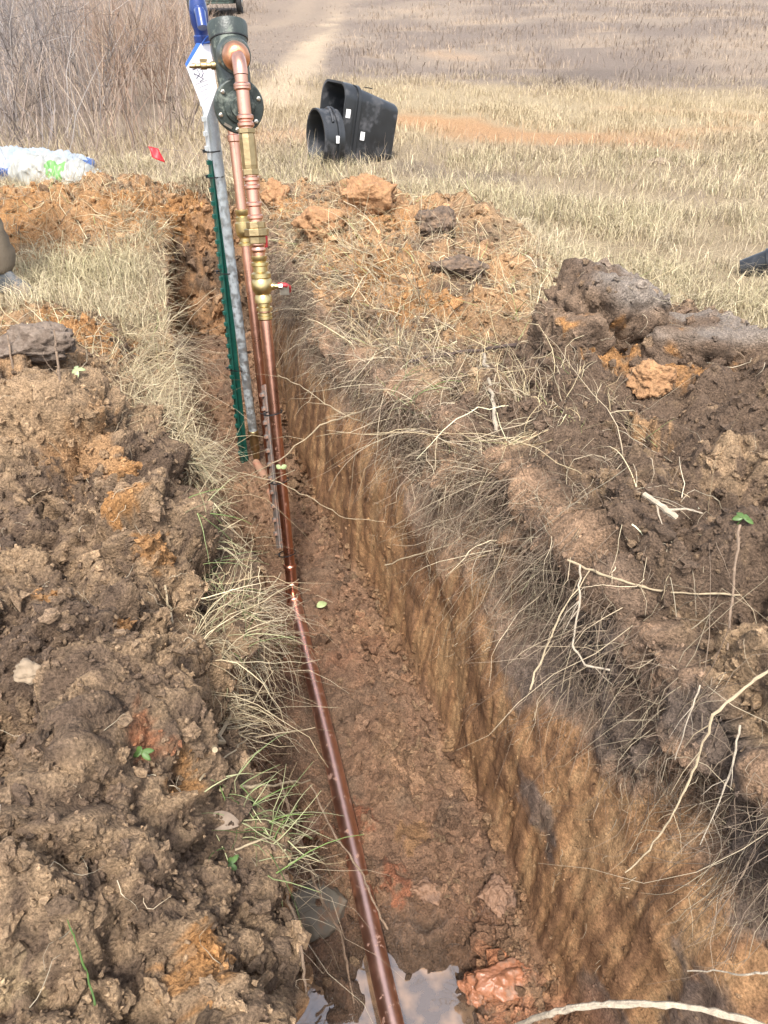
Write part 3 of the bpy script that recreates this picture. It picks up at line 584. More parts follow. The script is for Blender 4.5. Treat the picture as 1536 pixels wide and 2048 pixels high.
# crumbs of soil
ico = bmesh.new(); bmesh.ops.create_icosphere(ico, subdivisions=1, radius=1.0); IV = np.array([v.co[:] for v in ico.verts]); IF = np.array([[v.index for v in f.verts] for f in ico.faces]); ico.free()
def crumbs(name, i, size, label, colmul=1.0, sink=.2, pos=None, nrm=None, base=None):
    n = len(size); nv = len(IV)
    q = rng.normal(size=(n, 3, 3)) * .17 + np.eye(3)
    V = np.einsum('vj,njk->nvk', IV, q) * (1 + .32 * rng.normal(size=(n, nv, 1))) * size[:, None, None]
    V = V + ((jit(i) if pos is None else pos) + (NGf[i] if nrm is None else nrm) * (size * (1 - sink))[:, None] * .6)[:, None, :]
    cc = (col[i] if base is None else base) * (1.1 + .22 * rng.normal(size=(n, 1))) * colmul; cc = cc + (TAN - cc) * (rng.random((n, 1)) < .15) * .5
    F = (np.arange(n) * nv)[:, None, None] + IF[None]
    o = link(name, mesh_np(name, V.reshape(-1, 3), F.reshape(-1, 3), M['crumb'], np.repeat(np.clip(cc, .01, .8), nv, 0), False)); o['kind'] = 'stuff'; o['label'] = label; o['category'] = 'soil crumbs'
m = (spoil > .4) & near & top & vis & (yy < 3.2) & (zn == 0); i = pick(m, 12500, AREA / np.maximum(dep, 1)); n = len(i)
crumbs('soil_crumbs', i, np.clip(rng.lognormal(-5.75, .45, n), .0014, .011) * (.8 + .12 * yy[i]), 'brown soil crumbs covering the left spoil heap')
m = (spoil > .4) & near & top & vis & (yy < 3.0) & (zn == 4); i = pick(m, 6500, AREA / np.maximum(dep, 1)); n = len(i)
crumbs('soil_crumbs', i, np.clip(rng.lognormal(-5.85, .45, n), .0013, .010) * (.8 + .12 * yy[i]), 'dark soil crumbs covering the right spoil heap')
m = (spoil > .4) & near & top & vis & (yy >= 3.0); i = pick(m, 2500, AREA / np.maximum(dep, 1)); n = len(i)
crumbs('soil_crumbs', i, np.clip(rng.lognormal(-4.6, .45, n), .004, .03), 'orange soil crumbs on the far spoil')
m = isf & vis & (yy > .5); i = pick(m, 4200, AREA * (.1 + np.clip(n2 + .3, 0, 1))); n = len(i)
crumbs('soil_crumbs', i, np.clip(rng.lognormal(-5.6, .6, n), .0015, .014), 'wet mud crumbs on the trench floor', .85, .5)

m = (wR & (yy > .4) & (yy < 2.8)) ; i = pick(m, 2600, AREA * (.3 + .7 * (P2[:, 2] > .1))); n = len(i)
crumbs('soil_crumbs', i, np.clip(rng.lognormal(-5.95, .45, n), .0012, .009), 'soil crumbs clinging to the right trench wall', 1.0, .4)
m = endm & (yy < 6.2); i = pick(m, 1500, AREA); n = len(i)
crumbs('soil_crumbs', i, np.clip(rng.lognormal(-4.6, .5, n), .004, .03), 'orange crumbs sliding down the far end of the trench', 1.0, .3)
ico = bmesh.new(); bmesh.ops.create_icosphere(ico, subdivisions=2, radius=1.0); IV = np.array([v.co[:] for v in ico.verts]); IF = np.array([[v.index for v in f.verts] for f in ico.faces]); ico.free()
m = (spoil > .4) & near & top & vis & (yy < 3.0); i = pick(m, 1200, AREA / np.maximum(dep, 1)); n = len(i)
_l = IV * 1.0; IV = _l * (1 + .25 * fbm(_l, 1.7, 2))[:, None]
j = pick(isf & vis & (yy > .95), 650, AREA * (.05 + np.clip(n2 + .3, 0, 1))); crumbs('loose_clods', j, np.clip(rng.lognormal(-4.7, .5, len(j)), .005, .028), 'muddy loose clods lying on the trench floor', .95, .5)
crumbs('loose_clods', i, np.clip(rng.lognormal(-4.75, .4, n), .005, .024), 'loose soil clods lying on the near spoil heaps', .95, .35)
m = (wR & (P2[:, 2] < -.52) & (yy > .8) & (yy < 4)) | (isf & (xp > .46) & (yy > .9) & (yy < 4)); j = pick(m, 900, AREA); crumbs('loose_clods', j, np.clip(rng.lognormal(-4.8, .5, len(j)), .004, .026), 'fallen crumbs heaped along the foot of the right wall', .95, .4)
# ------------------------------------------------------------------ puddle
m, nd, lk, b = new_mat('muddy_water')
b.inputs['Roughness'].default_value = .02; b.inputs['IOR'].default_value = 1.9; b.inputs['Specular IOR Level'].default_value = 1.0
tcn = nd.new('ShaderNodeTexCoord'); nz = nd.new('ShaderNodeTexNoise'); nz.inputs['Scale'].default_value = 9; lk.new(tcn.outputs['Object'], nz.inputs['Vector']); bp = nd.new('ShaderNodeBump'); bp.inputs['Strength'].default_value = .12; bp.inputs['Distance'].default_value = .01
n9 = nd.new('ShaderNodeTexNoise'); n9.inputs['Scale'].default_value = 14; n9.inputs['Detail'].default_value = 6; lk.new(tcn.outputs['Object'], n9.inputs['Vector']); r9 = nd.new('ShaderNodeValToRGB'); r9.color_ramp.elements[0].position = .42; r9.color_ramp.elements[1].position = .62; r9.color_ramp.elements[0].color = (.10, .07, .05, 1); r9.color_ramp.elements[1].color = (.27, .17, .10, 1); lk.new(n9.outputs['Fac'], r9.inputs['Fac']); lk.new(r9.outputs['Color'], b.inputs['Base Color'])
lk.new(nz.outputs['Fac'], bp.inputs['Height']); lk.new(bp.outputs['Normal'], b.inputs['Normal'])
mb = MB(); WZ = -0.674
ys = np.linspace(.2, 1.1, 12)
V = []; 
for y in ys: V += [(-.08 - SH * y, y, WZ), (.78 - SH * y, y, WZ)]
mb.add(V, [(2 * k, 2 * k + 1, 2 * k + 3, 2 * k + 2) for k in range(len(ys) - 1)])
pud = mb.build('puddle', m); pud['kind'] = 'structure'

# ------------------------------------------------------------------ plumbing
TD = Vector((-SH, 1, 0)).normalized(); SIDE = Vector((TD.y, -TD.x, 0)); UP = Vector((0, 0, 1))
p_near = atZ(795, 2090, ZF + .035); p_base = Vector(atZ(586, 1192, ZF + .05)); p_near = Vector(p_near); p_far0 = p_near - (p_base - p_near).normalized() * .9
p_top = Vector(at(482, 150, 2.40)); ra = (p_top - p_base).normalized()
def pr(py):                        # point on the front riser at picture height py
    best = None
    for t in np.linspace(0, 1, 600):
        q = p_base + (p_top - p_base) * t; dz = q.y * cp - (q.z - CAMZ) * sp; y = 1024 - FPX * (q.y * sp + (q.z - CAMZ) * cp) / dz
        if best is None or abs(y - py) < best[0]: best = (abs(y - py), q)
    return best[1]
R1 = .0205; R2 = .027
asm = thing('backflow_assembly', p_base, 'copper pipework with black backflow valve and brass ball valves standing in the trench', 'pipework')
mb = MB(); mb.tube([p_far0, p_near, p_near.lerp(p_base, .5) + Vector((.004, 0, .004)), p_base], R2, 24); mb.build('floor_pipe', M['copper_floor'], asm)
def sleeve(name, py0, py1, r, mat, bead=.005, n=24):
    a, b_ = pr(py0), pr(py1); L = (b_ - a).length; ax = (b_ - a).normalized(); m_ = MB()
    prof = [(r, 0), (r + bead, .004), (r + bead, .012), (r, .016), (r, L - .016), (r + bead, L - .012), (r + bead, L - .004), (r, L)]
    m_.lathe(a, ax, prof, n); return m_.build(name, mat, asm)
pd = (p_base - p_near).normalized()
mb = MB(); L = .085; mb.lathe(p_base - pd * .055, pd, [(R2 + .003, 0), (R2 + .006, .004), (R2 + .006, .012), (R2 + .002, .016), (R2 + .002, L - .02), (R2 + .0005, L)], 24); mb.build('press_coupling', M['copper'], asm)
# bend up into the riser
mb = MB(); mb.tube([p_base + pd * .01, p_base + pd * .03 + ra * .004, p_base + pd * .036 + ra * .02, p_base + pd * .03 + ra * .06], [R2, R2, .0245, R1 + .001], 20); mb.build('bend', M['copper'], asm)
mb = MB(); mb.lathe(p_base + ra * .02, ra, [(R1, 0), (R1, (p_top - p_base).length - .02)], 24); mb.build('riser_pipe', M['copper'], asm)
sleeve('press_coupling', 1170, 1128, R1 + .002, M['copper'], .0035)
sleeve('press_fitting', 640, 624, R1 + .001, M['brass'], .004)
def hexnut(name, py0, py1, r, mat, n=6, parent=None):
    a, b_ = pr(py0), pr(py1); L = (b_ - a).length; m_ = MB(); m_.lathe(a, (b_ - a).normalized(), [(r * .94, 0), (r, L * .12), (r, L * .88), (r * .94, L)], n, phase=.3); return m_.build(name, mat, parent or asm, smooth=False)
# ball valve on the front riser
a, b_ = pr(622), pr(510); L = (b_ - a).length
mb = MB(); q = L / 112.0
prof = [(R1 + .001, 0), (R1 + .007, 1 * q), (R1 + .007, 8 * q), (R1 + .001, 10 * q), (R1 + .001, 16 * q), (R1 + .009, 18 * q), (R1 + .009, 30 * q), (R1 + .004, 34 * q), (R1 + .011, 40 * q), (R1 + .015, 46 * q), (R1 + .015, 62 * q), (R1 + .010, 66 * q), (R1 + .013, 68 * q), (R1 + .013, 76 * q), (R1 + .004, 80 * q), (R1 + .004, 90 * q), (R1 + .008, 92 * q), (R1 + .008, 98 * q), (R1 + .002, 100 * q), (R1 + .006, 106 * q), (R1 + .006, 111 * q), (R1, 112 * q)]
mb.lathe(a, ra, prof, 28); bv = mb.build('ball_valve', M['brass'], asm)
vc = pr(572); sd = (SIDE - TD * .25).normalized()
mb = MB(); mb.lathe(vc + sd * .02, sd, [(.013, 0), (.013, .02), (.009, .024), (.009, .05)], 12); mb.build('valve_stem', M['brass'], bv)
mb = MB(); mb.lathe(vc + sd * .058, sd, [(.011, 0), (.011, .012)], 6); mb.build('stem_nut', M['bolt'], bv, smooth=False)
mb = MB(); h0 = vc + sd * .055; fw = (TD * 1.0).normalized()
mb.tube([h0 + UP * .004, h0 + sd * .026 + UP * .004, h0 + sd * .038 - UP * .006 + fw * .01, h0 + sd * .042 - UP * .028 + fw * .03], [.008, .008, .008, .006], 8); mb.build('handle', M['red'], bv)
mb = MB(); mb.box(h0 + sd * .02 - UP * .014, sd * .016, UP * .016, fw * .003); mb.build('handle_plate', M['bolt'], bv)
sleeve('press_fitting', 505, 484, R1 + .001, M['copper'], .003)
hexnut('union_nut', 487, 472, R1 + .009, M['dull_brass'], 6)
hexnut('union_collar', 472, 456, R1 + .020, M['dull_brass'], 8)
hexnut('union_nut', 456, 443, R1 + .012, M['dull_brass'], 8)
sleeve('press_coupling', 440, 404, R1 + .002, M['copper'], .004)
sleeve('press_coupling', 380, 352, R1 + .002, M['copper'], .004)
hexnut('adapter', 351, 338, R1 + .007, M['dull_brass'], 6)
hexnut('nipple', 338, 268, R1 + .005, M['dull_brass'], 8)
hexnut('adapter', 268, 256, R1 + .008, M['dull_brass'], 6)
sleeve('press_coupling', 254, 228, R1 + .002, M['copper'], .004)
sleeve('press_coupling', 182, 165, R1 + .002, M['copper'], .004)
# elbow at the top into the bronze tailpiece
e_c = p_top; elbow_in = Vector(at(470, 134, 2.475))
mb = MB(); pts = []
dirb = (elbow_in - p_top)
for t in np.linspace(0, 1, 9):
    a_ = math.pi / 2 * t; pts.append(p_top - ra * .0 + ra * (.045 * math.sin(a_)) + TD * (.05 * (1 - math.cos(a_))))
mb.tube(pts, R1 + .002, 20); mb.build('elbow', M['copper'], asm)
e2 = pts[-1]; B0 = Vector((e2.x, e2.y, e2.z))
mb = MB(); mb.lathe(e2 - TD * .006, TD, [(R1 + .004, 0), (.034, .006), (.041, .022), (.043, .045), (.043, .075), (.040, .1)], 28); mb.build('tailpiece', M['bronze'], asm)
# black valve body
body = MB(); body.lathe(B0 + TD * .06, TD, [(.03, 0), (.05, .005), (.055, .05), (.055, .30), (.045, .34), (.035, .38)], 28)
cap_c = Vector(at(463, 120, 2.56)); 
ctop = Vector(at(460, 58, 2.57)); cax = (UP + TD * .42 + Vector((.0, 0, 0))).normalized()
body.lathe(cap_c - cax * .12, cax, [(.05, 0), (.055, .06), (.056, .12)], 28)
vb = body.build('valve_body', M['black_iron'], asm)
hc = .118
mb = MB(); mb.lathe(cap_c - cax * .005, cax, [(.044, -.035), (.052, -.01), (.056, .01), (.0605, .064), (.0635, .066), (.066, .105), (.064, .113), (.05, .118), (.0, .121)], 36, cap=False); cap = mb.build('valve_cap', M['black_iron'], vb)
mb = MB(); fdir = (Vector((0, 0, 0)) - Vector((cap_c.x, cap_c.y, 0))).normalized(); sd2 = Vector((fdir.y, -fdir.x, 0))
mb.box(cap_c + cax * .062 + fdir * .0615 , sd2 * .013, cax * .016, fdir * .004); mb.build('cap_clip', M['black_iron'], vb, bevel=.002)
mb = MB(); mb.lathe(cap_c + cax * .057, cax, [(.0605, 0), (.0632, .001), (.0632, .004), (.0605, .006)], 36, cap=False); mb.build('cap_seam', M['tie'], vb)
# relief valve with round flange facing the camera
fc_ = Vector(at(477, 213, 2.56)); fn_ = (-TD * 1.0 + Vector((0.12, 0, 0))).normalized()
mb = MB(); mb.lathe(fc_ + TD * .02, fn_, [(.062, 0), (.080, .004), (.083, .010), (.083, .022), (.079, .026), (.052, .027), (.049, .034), (.034, .038), (.031, .048), (.0, .049)], 40, cap=False)
mb.lathe(fc_ + TD * .13, fn_, [(.045, 0), (.05, .02), (.055, .11)], 28)
mb.lathe(fc_ + TD * .07 + UP * .0, UP, [(.05, 0), (.048, .10)], 24)
fl = mb.build('relief_valve', M['black_iron'], asm)
fu = UP; fs = fn_.cross(UP).normalized()
for k in range(6):
    th = math.radians(30 + 60 * k + 12); mb = MB(); bc = fc_ + TD * .02 + fn_ * .025 + (fs * math.cos(th) + fu * math.sin(th)) * .069
    mb.lathe(bc, fn_, [(.0075, 0), (.0075, .006), (.004, .008)], 6); mb.build('bolt', M['bolt'], fl, smooth=False)
mb = MB(); pl = fc_ + TD * .02 + fn_ * .028 - fs * .0 ; mb.box(pl - fs * .05 * 0 + (fs * .045 - fu * .055), (fs * .8 + fu * .5).normalized() * .014, (fu * .8 - fs * .5).normalized() * .004, fn_ * .0015); mb.build('name_plate', M['bolt'], fl)
# test cock on the left
tc0 = cap_c - UP * .015 - SIDE * .05
mb = MB(); mb.lathe(tc0, -SIDE, [(.013, 0), (.013, .018), (.009, .02), (.009, .032), (.012, .034), (.012, .052), (.007, .054), (.007, .07), (.009, .072), (.006, .09)], 10); ck = mb.build('test_cock', M['dull_brass'], asm)
mb = MB(); mb.box(tc0 - SIDE * .042 + UP * .016, SIDE * .012, UP * .004, TD * .004); mb.build('cock_screw', M['dull_brass'], ck)
# rear riser
r_top = Vector(at(463, 235, 3.02)); r_bot = Vector(atZ(549, 1000, ZF + .05)); rb = (r_bot - r_top).normalized()
mb = MB(); mb.lathe(r_top, rb, [(R1, 0), (R1, (r_bot - r_top).length)], 20)
mb.build('rear_riser', M['copper'], asm)
mb = MB(); e_end = B0 + TD * .44; mb.tube([e_end, e_end + TD * .03, r_top - rb * .06, r_top - rb * .02, r_top + rb * .03], R1 + .003, 16); mb.build('elbow', M['copper'], asm)
def rr(py):
    best = None
    for t in np.linspace(0, 1, 500):
        q_ = r_top.lerp(r_bot, t); dz = q_.y * cp - (q_.z - CAMZ) * sp; y = 1024 - FPX * (q_.y * sp + (q_.z - CAMZ) * cp) / dz
        if best is None or abs(y - py) < best[0]: best = (abs(y - py), q_)
    return best[1]
a, b_ = rr(492), rr(418); L = (b_ - a).length; q = L / 74
mb = MB(); mb.lathe(a, (b_ - a).normalized(), [(R1, 0), (R1 + .008, q), (R1 + .008, 6 * q), (R1 + .001, 9 * q), (R1 + .001, 16 * q), (R1 + .012, 22 * q), (R1 + .015, 30 * q), (R1 + .015, 46 * q), (R1 + .008, 50 * q), (R1 + .009, 58 * q), (R1 + .003, 61 * q), (R1 + .008, 66 * q), (R1 + .008, 73 * q), (R1, 74 * q)], 24); bv2 = mb.build('ball_valve', M['brass'], asm)
h0 = rr(462); mb = MB(); mb.lathe(h0, SIDE, [(.01, .02), (.01, .07)], 10); mb.build('valve_stem', M['brass'], bv2)
mb = MB(); mb.tube([h0 + SIDE * .075 + UP * .01, h0 + SIDE * .085, h0 + SIDE * .085 - UP * .07], [.009, .010, .008], 8); mb.build('handle', M['red'], bv2)
a, b_ = rr(284), rr(268); mb = MB(); L = (b_ - a).length; mb.lathe(a, (b_ - a).normalized(), [(R1 + .001, 0), (R1 + .005, .004), (R1 + .005, L - .004), (R1 + .001, L)], 20); mb.build('press_coupling', M['copper'], asm)
# muddy pipe on the floor leading to the hydrant
m0 = Vector(atZ(512, 925, ZF + .05)); m1 = Vector(r_bot); mb = MB(); mb.tube([m0, m0.lerp(m1, .4) + Vector((.006, 0, .0)), m1 + Vector((0, 0, -.01))], [.02, .021, .021], 14)
mb.lathe(m0.lerp(m1, .5), (m1 - m0).normalized(), [(.021, 0), (.026, .004), (.026, .03), (.021, .034)], 14); mb.build('muddy_pipe', M['copper_mud'], asm)

# ------------------------------------------------------------------ yard hydrant (galvanised standpipe with a blue head)
h_b = Vector(atY(506, 862, 3.475)); h_t = Vector(atY(404, 78, 3.43)); ha = (h_t - h_b).normalized()
hyd = thing('yard_hydrant', h_b, 'galvanised yard hydrant standpipe with a blue head tied to the green post', 'hydrant')
mb = MB(); mb.lathe(h_b, ha, [(.0215, 0), (.0215, (h_t - h_b).length)], 24); mb.build('standpipe', M['galv'], hyd)
mb = MB(); mb.lathe(h_b - ha * .16, ha, [(.018, 0), (.019, .05), (.024, .055), (.024, .135), (.027, .137), (.027, .16), (.023, .165)], 16); mb.build('foot_valve', M['dull_brass'], hyd)
mb = MB(); mb.lathe(h_t - ha * .02, ha, [(.024, 0), (.030, .004), (.030, .03), (.026, .034), (.027, .05), (.034, .07), (.035, .11), (.030, .14), (.024, .155), (.02, .165)], 20)
mb.tube([h_t + ha * .09 - SIDE * .0 - TD * .03, h_t + ha * .085 - TD * .09, h_t + ha * .04 - TD * .12], [.02, .02, .018], 12); hd = mb.build('head', M['blue'], hyd)
mb = MB()
for s_ in (-1, 1): mb.box(h_t + ha * .22 + SIDE * (.014 * s_), SIDE * .004, TD * .012, ha * .10)
mb.build('linkage', M['blue'], hyd, bevel=.002)
mb = MB(); mb.lathe(h_t + ha * .14, ha, [(.006, 0), (.006, .16)], 10); mb.build('lift_rod', M['galv'], hyd)
mb = MB(); mb.tube([h_t + ha * .31 - TD * .02, h_t + ha * .33 + TD * .06, h_t + ha * .27 + TD * .22], [.012, .012, .010], 10); mb.build('lever', M['blue'], hyd)
mb = MB(); mb.lathe(h_t + ha * .2 - SIDE * .02, SIDE, [(.007, 0), (.007, .045)], 8); mb.build('bolt', M['bolt'], hyd)
# hang tag tied on with blue ribbon
tq = [Vector(at(x, y, dd)) for x, y, dd in ((393, 86, 2.86), (370, 128, 2.83), (415, 234, 2.86), (434, 176, 2.9), (417, 92, 2.9))]
tagt = thing('hang_tag', tq[0], 'white paper instruction tag with a blue edge hanging from the hydrant', 'tag')
cn = (tq[1] - tq[0]).cross(tq[3] - tq[0]).normalized()
if cn.y > 0: cn = -cn
def flatpoly(pts, off, th): return MB().add([p + cn * (off + th) for p in pts] + [p + cn * off for p in pts], [tuple(range(len(pts))), tuple(range(len(pts), 2 * len(pts)))] + [(k, (k + 1) % len(pts), len(pts) + (k + 1) % len(pts), len(pts) + k) for k in range(len(pts))])
# put the corners on one plane
pl0 = tq[0]; tq = [p - cn * (p - pl0).dot(cn) for p in tq]
flatpoly(tq, 0, .0006).build('card', M['card'], tagt, smooth=False)
e1 = (tq[4] - tq[0]); e2_ = (tq[1] - tq[0])
flatpoly([tq[0], tq[1], tq[1] + (tq[2] - tq[1]) * .06, tq[0] + e1 * .32], .0008, .0003).build('blue_stripe', M['blue_print'], tagt, smooth=False)
ax_ = (tq[2] - tq[1]).normalized(); bx_ = cn.cross(ax_).normalized()
if bx_.x < 0: bx_ = -bx_
Lt = (tq[2] - tq[1]).length
def stroke(pts, w):
    m_ = MB(); P_ = [tq[1] + ax_ * (Lt * u) + bx_ * (Lt * v) + cn * .0012 for u, v in pts]; m_.tube(P_, w, 5); return m_
stroke([(.12, .10), (.10, .20), (.2, .22), (.28, .12), (.18, .10), (.30, .26), (.34, .16)], .0016).build('emblem', M['ink'], tagt)
stroke([(.06, .15), (.13, .30), (.20, .30), (.26, .24)], .0013).build('emblem', M['ink'], tagt)
for k in range(7):
    u0 = .38 + k * .075; wv = .30 - .03 * k; stroke([(u0, .05 + .01 * k), (u0 - .06, .05 + wv)], .0008).build('text_line', M['ink_grey'], tagt)
mb = MB(); kq = tq[0].lerp(tq[4], .4); mb.tube([kq - cn * -.004, kq + UP * .02 + SIDE * .02, kq + UP * .03 + SIDE * .045, kq + UP * .005 + SIDE * .03, kq], .003, 6)
mb.tube([kq, kq - UP * .03 + SIDE * .012, kq - UP * .05 + SIDE * .014], [.004, .003, .002], 6); mb.build('ribbon', M['blue_print'], tagt)

# ------------------------------------------------------------------ steel T posts
def tpost(name, base, top_, label, paint, n_stud, white=None):
    base = Vector(base); top_ = Vector(top_); ax = (top_ - base).normalized(); L = (top_ - base).length
    t = thing(name, base, label, 'post'); fx = (SIDE - ax * SIDE.dot(ax)).normalized(); fy = ax.cross(fx).normalized()
    if fy.y < 0: fy = -fy
    f2 = (-SIDE).lerp(-TD, .25).normalized(); f2 = (f2 - ax * f2.dot(ax)).normalized(); g2 = ax.cross(f2).normalized()
    def prism(t0, t1, nm, mt):
        m_ = MB(); m_.box(base + ax * (t0 + t1) / 2, g2 * .019, f2 * .0028, ax * (t1 - t0) / 2); m_.box(base + ax * (t0 + t1) / 2 - f2 * .019, g2 * .0028, f2 * .0165, ax * (t1 - t0) / 2); m_.build(nm, mt, t, smooth=False, bevel=.001)
    if white: prism(0, L - white, 'post_shaft', paint); prism(L - white + .0004, L, 'post_tip', M['white_paint'])
    else: prism(0, L, 'post_shaft', paint)
    m_ = MB(); m_.box((0, 0, 0), g2 * .008, f2 * .006, ax * .008); sm = None
    for k in range(n_stud):
        tt = .06 + k * .054
        if tt > L - .02: break
        mt = M['white_paint'] if white and tt > L - white else paint
        if sm is None or mt is not paint:
            o = m_.build('stud', mt, None, smooth=False); o.parent = t
            if mt is paint: sm = o.data
        else: o = link('stud', sm, t)
        o.location = ax * tt + f2 * .008
    return t
tp_b = Vector(atY(484, 925, 3.50)); tp_t = Vector(atY(396, 95, 3.45))
tpost('fence_post', tp_b, tp_t, 'dark green studded steel fence post with white tip beside the hydrant', M['green_paint'], 40, .40)
q0 = pr(1100) - SIDE * .035 + TD * .02; q1 = Vector(at(527, 770, 2.98))
tpost('fence_post', q0, q1, 'short weathered studded steel stake strapped behind the copper riser', M['rust'], 24)
def tie(center, ax, rx, ry, off, label, udir=None):
    t = MB(); a = Vector(ax).normalized(); u = udir or SIDE; u = (u - a * u.dot(a)).normalized(); v = a.cross(u); pts = []
    n_ = 20; V = []; F_ = []
    for k in range(n_):
        th = 2 * math.pi * k / n_; p = center + u * (rx * math.cos(th)) + v * (ry * math.sin(th)) + a * (.004 * math.cos(th)); o_ = (u * math.cos(th) + v * math.sin(th)) * .0012
        V += [p - a * .0024, p - a * .0024 + o_, p + a * .0024 + o_, p + a * .0024]
    for k in range(n_):
        for j in range(4): F_.append((4 * k + j, 4 * k + (j + 1) % 4, 4 * ((k + 1) % n_) + (j + 1) % 4, 4 * ((k + 1) % n_) + j))
    t.add(V, F_); t.box(center + u * -rx * .9 - v * .0 , u * .004, v * .005, a * .004); t.tube([center - u * rx, center - u * (rx + .006), center - u * (rx + .014) + a * .004], .0012, 5)
    o = t.build('cable_tie', M['tie'], None, origin=center); tag(o, label, 'cable tie', 'black cable ties')
def post_pt(A, B, py):
    best = None
    for t in np.linspace(0, 1, 400):
        q_ = A.lerp(B, t); dz = q_.y * cp - (q_.z - CAMZ) * sp; y = 1024 - FPX * (q_.y * sp + (q_.z - CAMZ) * cp) / dz
        if best is None or abs(y - py) < best[0]: best = (abs(y - py), q_)
    return best[1]
for py, lab in ((303, 'topmost black tie binding the grey pipe to the green post'), (353, 'second black tie from the top on the green post'), (545, 'third black tie from the top on the green post'), (738, 'lowest black tie binding the grey pipe to the green post')):
    A = post_pt(tp_b, tp_t, py); B = post_pt(h_b, h_t, py); mid = (A + B) / 2 - SIDE * .004; tie(mid, ha, (B - A).length / 2 + .0235, .0235, 0, lab, (B - A))
for py, lab in ((826, 'upper black tie round the copper riser and stake'), (962, 'middle black tie round the copper riser and stake'), (1106, 'lowest black tie round the copper riser above the coupling')):
    tie(pr(py) - SIDE * .006, ra, .034, .03, 0, lab)

# ------------------------------------------------------------------ black bin, collar, pot
def rrect(hw, hh, r, n=6):
    pts = []
    for (sx, sy, a0) in ((1, 1, 0), (-1, 1, 90), (-1, -1, 180), (1, -1, 270)):
        for k in range(n + 1):
            a = math.radians(a0 + 90 * k / n); pts.append((sx * (hw - r) + r * math.cos(a), sy * (hh - r) + r * math.sin(a)))
    return pts
g_bin = ground_at(715, 325); Yb = 8.2
oc = Vector(atY(660, 247, Yb - .05)); bc_ = Vector(atY(772, 264, Yb + .22)); bax = (bc_ - oc).normalized(); bs = Vector((0, 0, 1)); bs = (bs - bax * bs.dot(bax)).normalized(); bw = bax.cross(bs).normalized()
bin_ = thing('plastic_bin', (oc.x, oc.y, .0), 'black rectangular plastic bin lying on its side in the grass', 'bin')
def loft(levels, name, mat, par, closed_end=False, n=6):
    V = []; F_ = []; m_ = 4 * (n + 1)
    for (t, hw, hh, r) in levels:
        for (x, y) in rrect(hw * .95, hh * .95, r, n): V.append(oc + bax * t + bw * x + bs * y)
    for i_ in range(len(levels) - 1):
        for k in range(m_): F_.append((i_ * m_ + k, i_ * m_ + (k + 1) % m_, (i_ + 1) * m_ + (k + 1) % m_, (i_ + 1) * m_ + k))
    if closed_end: F_.append(tuple(range((len(levels) - 1) * m_, len(levels) * m_)))
    return MB().add(V, F_).build(name, mat, par)
LB = (bc_ - oc).length + .0
loft([(LB - .01, .20, .25, .06), (LB - .01, .19, .24, .06), (.02, .27, .36, .12), (0.0, .275, .365, .12), (0.0, .295, .385, .13), (.10, .29, .38, .13), (.10, .27, .36, .12), (.14, .27, .36, .12), (.14, .285, .375, .125), (.17, .285, .375, .125), (.175, .265, .355, .11), (LB - .03, .21, .27, .07), (LB, .195, .25, .06)], 'shell', M['plastic'], bin_, True)
cdir = Vector((0, -1, 0)); bwc = bw if bw.y < 0 else -bw
for (t, u, lab) in ((.045, .12, 0), (.23, -.05, 1)):
    c0 = oc + bax * t + bs * u + bwc * (.280 if lab == 0 else .2585); MB().box(c0, bax * .022, bs * .036, bwc * .001).build('sticker', M['sticker'], bin_, smooth=False)
MB().box(oc + bax * .3 + bs * .352 + bwc * .1, bax * .04, bwc * .012, bs * .004).build('slot', M['tie'], bin_)
# round collar in front of the opening
rc = Vector(atY(631, 276, Yb - .33)); rax = Vector((.90, .42, -.05)).normalized()
col_ = thing('plastic_collar', rc - UP * .25, 'round black plastic collar leaning in the mouth of the bin', 'collar')
mb = MB(); mb.lathe(rc, rax, [(.235, 0), (.25, 0), (.25, .025), (.242, .03), (.242, .13), (.262, .135), (.262, .155), (.242, .16), (.242, .2), (.232, .2), (.232, .01), (.235, 0)], 40, cap=False, ref=(0, 0, 1)); mb.build('ring', M['plastic'], col_)
mb = MB(); mb.tube([rc + rax * .14 + SIDE * .0 + UP * .25 * math.cos(a) - TD * .25 * math.sin(a) - TD * .0 for a in np.linspace(-.5, .9, 9)], .012, 8); mb.build('bail_handle', M['plastic'], col_)
mb = MB(); mb.box(rc + rax * .17 - bax * 0 + UP * .02 - TD * .255, UP * .03, rax * .02, TD * .006); mb.build('latch', M['sticker'], col_)
g = ground_at(1505, 556); pot = thing('plant_pot', g, 'small black plastic pot of brown soil at the right edge in the grass', 'pot')
pax = Vector((.75, -.35, .35)).normalized(); pc = Vector(g) + Vector((.02, .02, .06))
mb = MB(); mb.lathe(pc - pax * .10, -pax * -1, [(.055, 0), (.075, .14), (.083, .142), (.083, .165), (.075, .166), (.07, .14), (.0, .135)], 28, cap=False); mb.build('pot_shell', M['plastic'], pot)

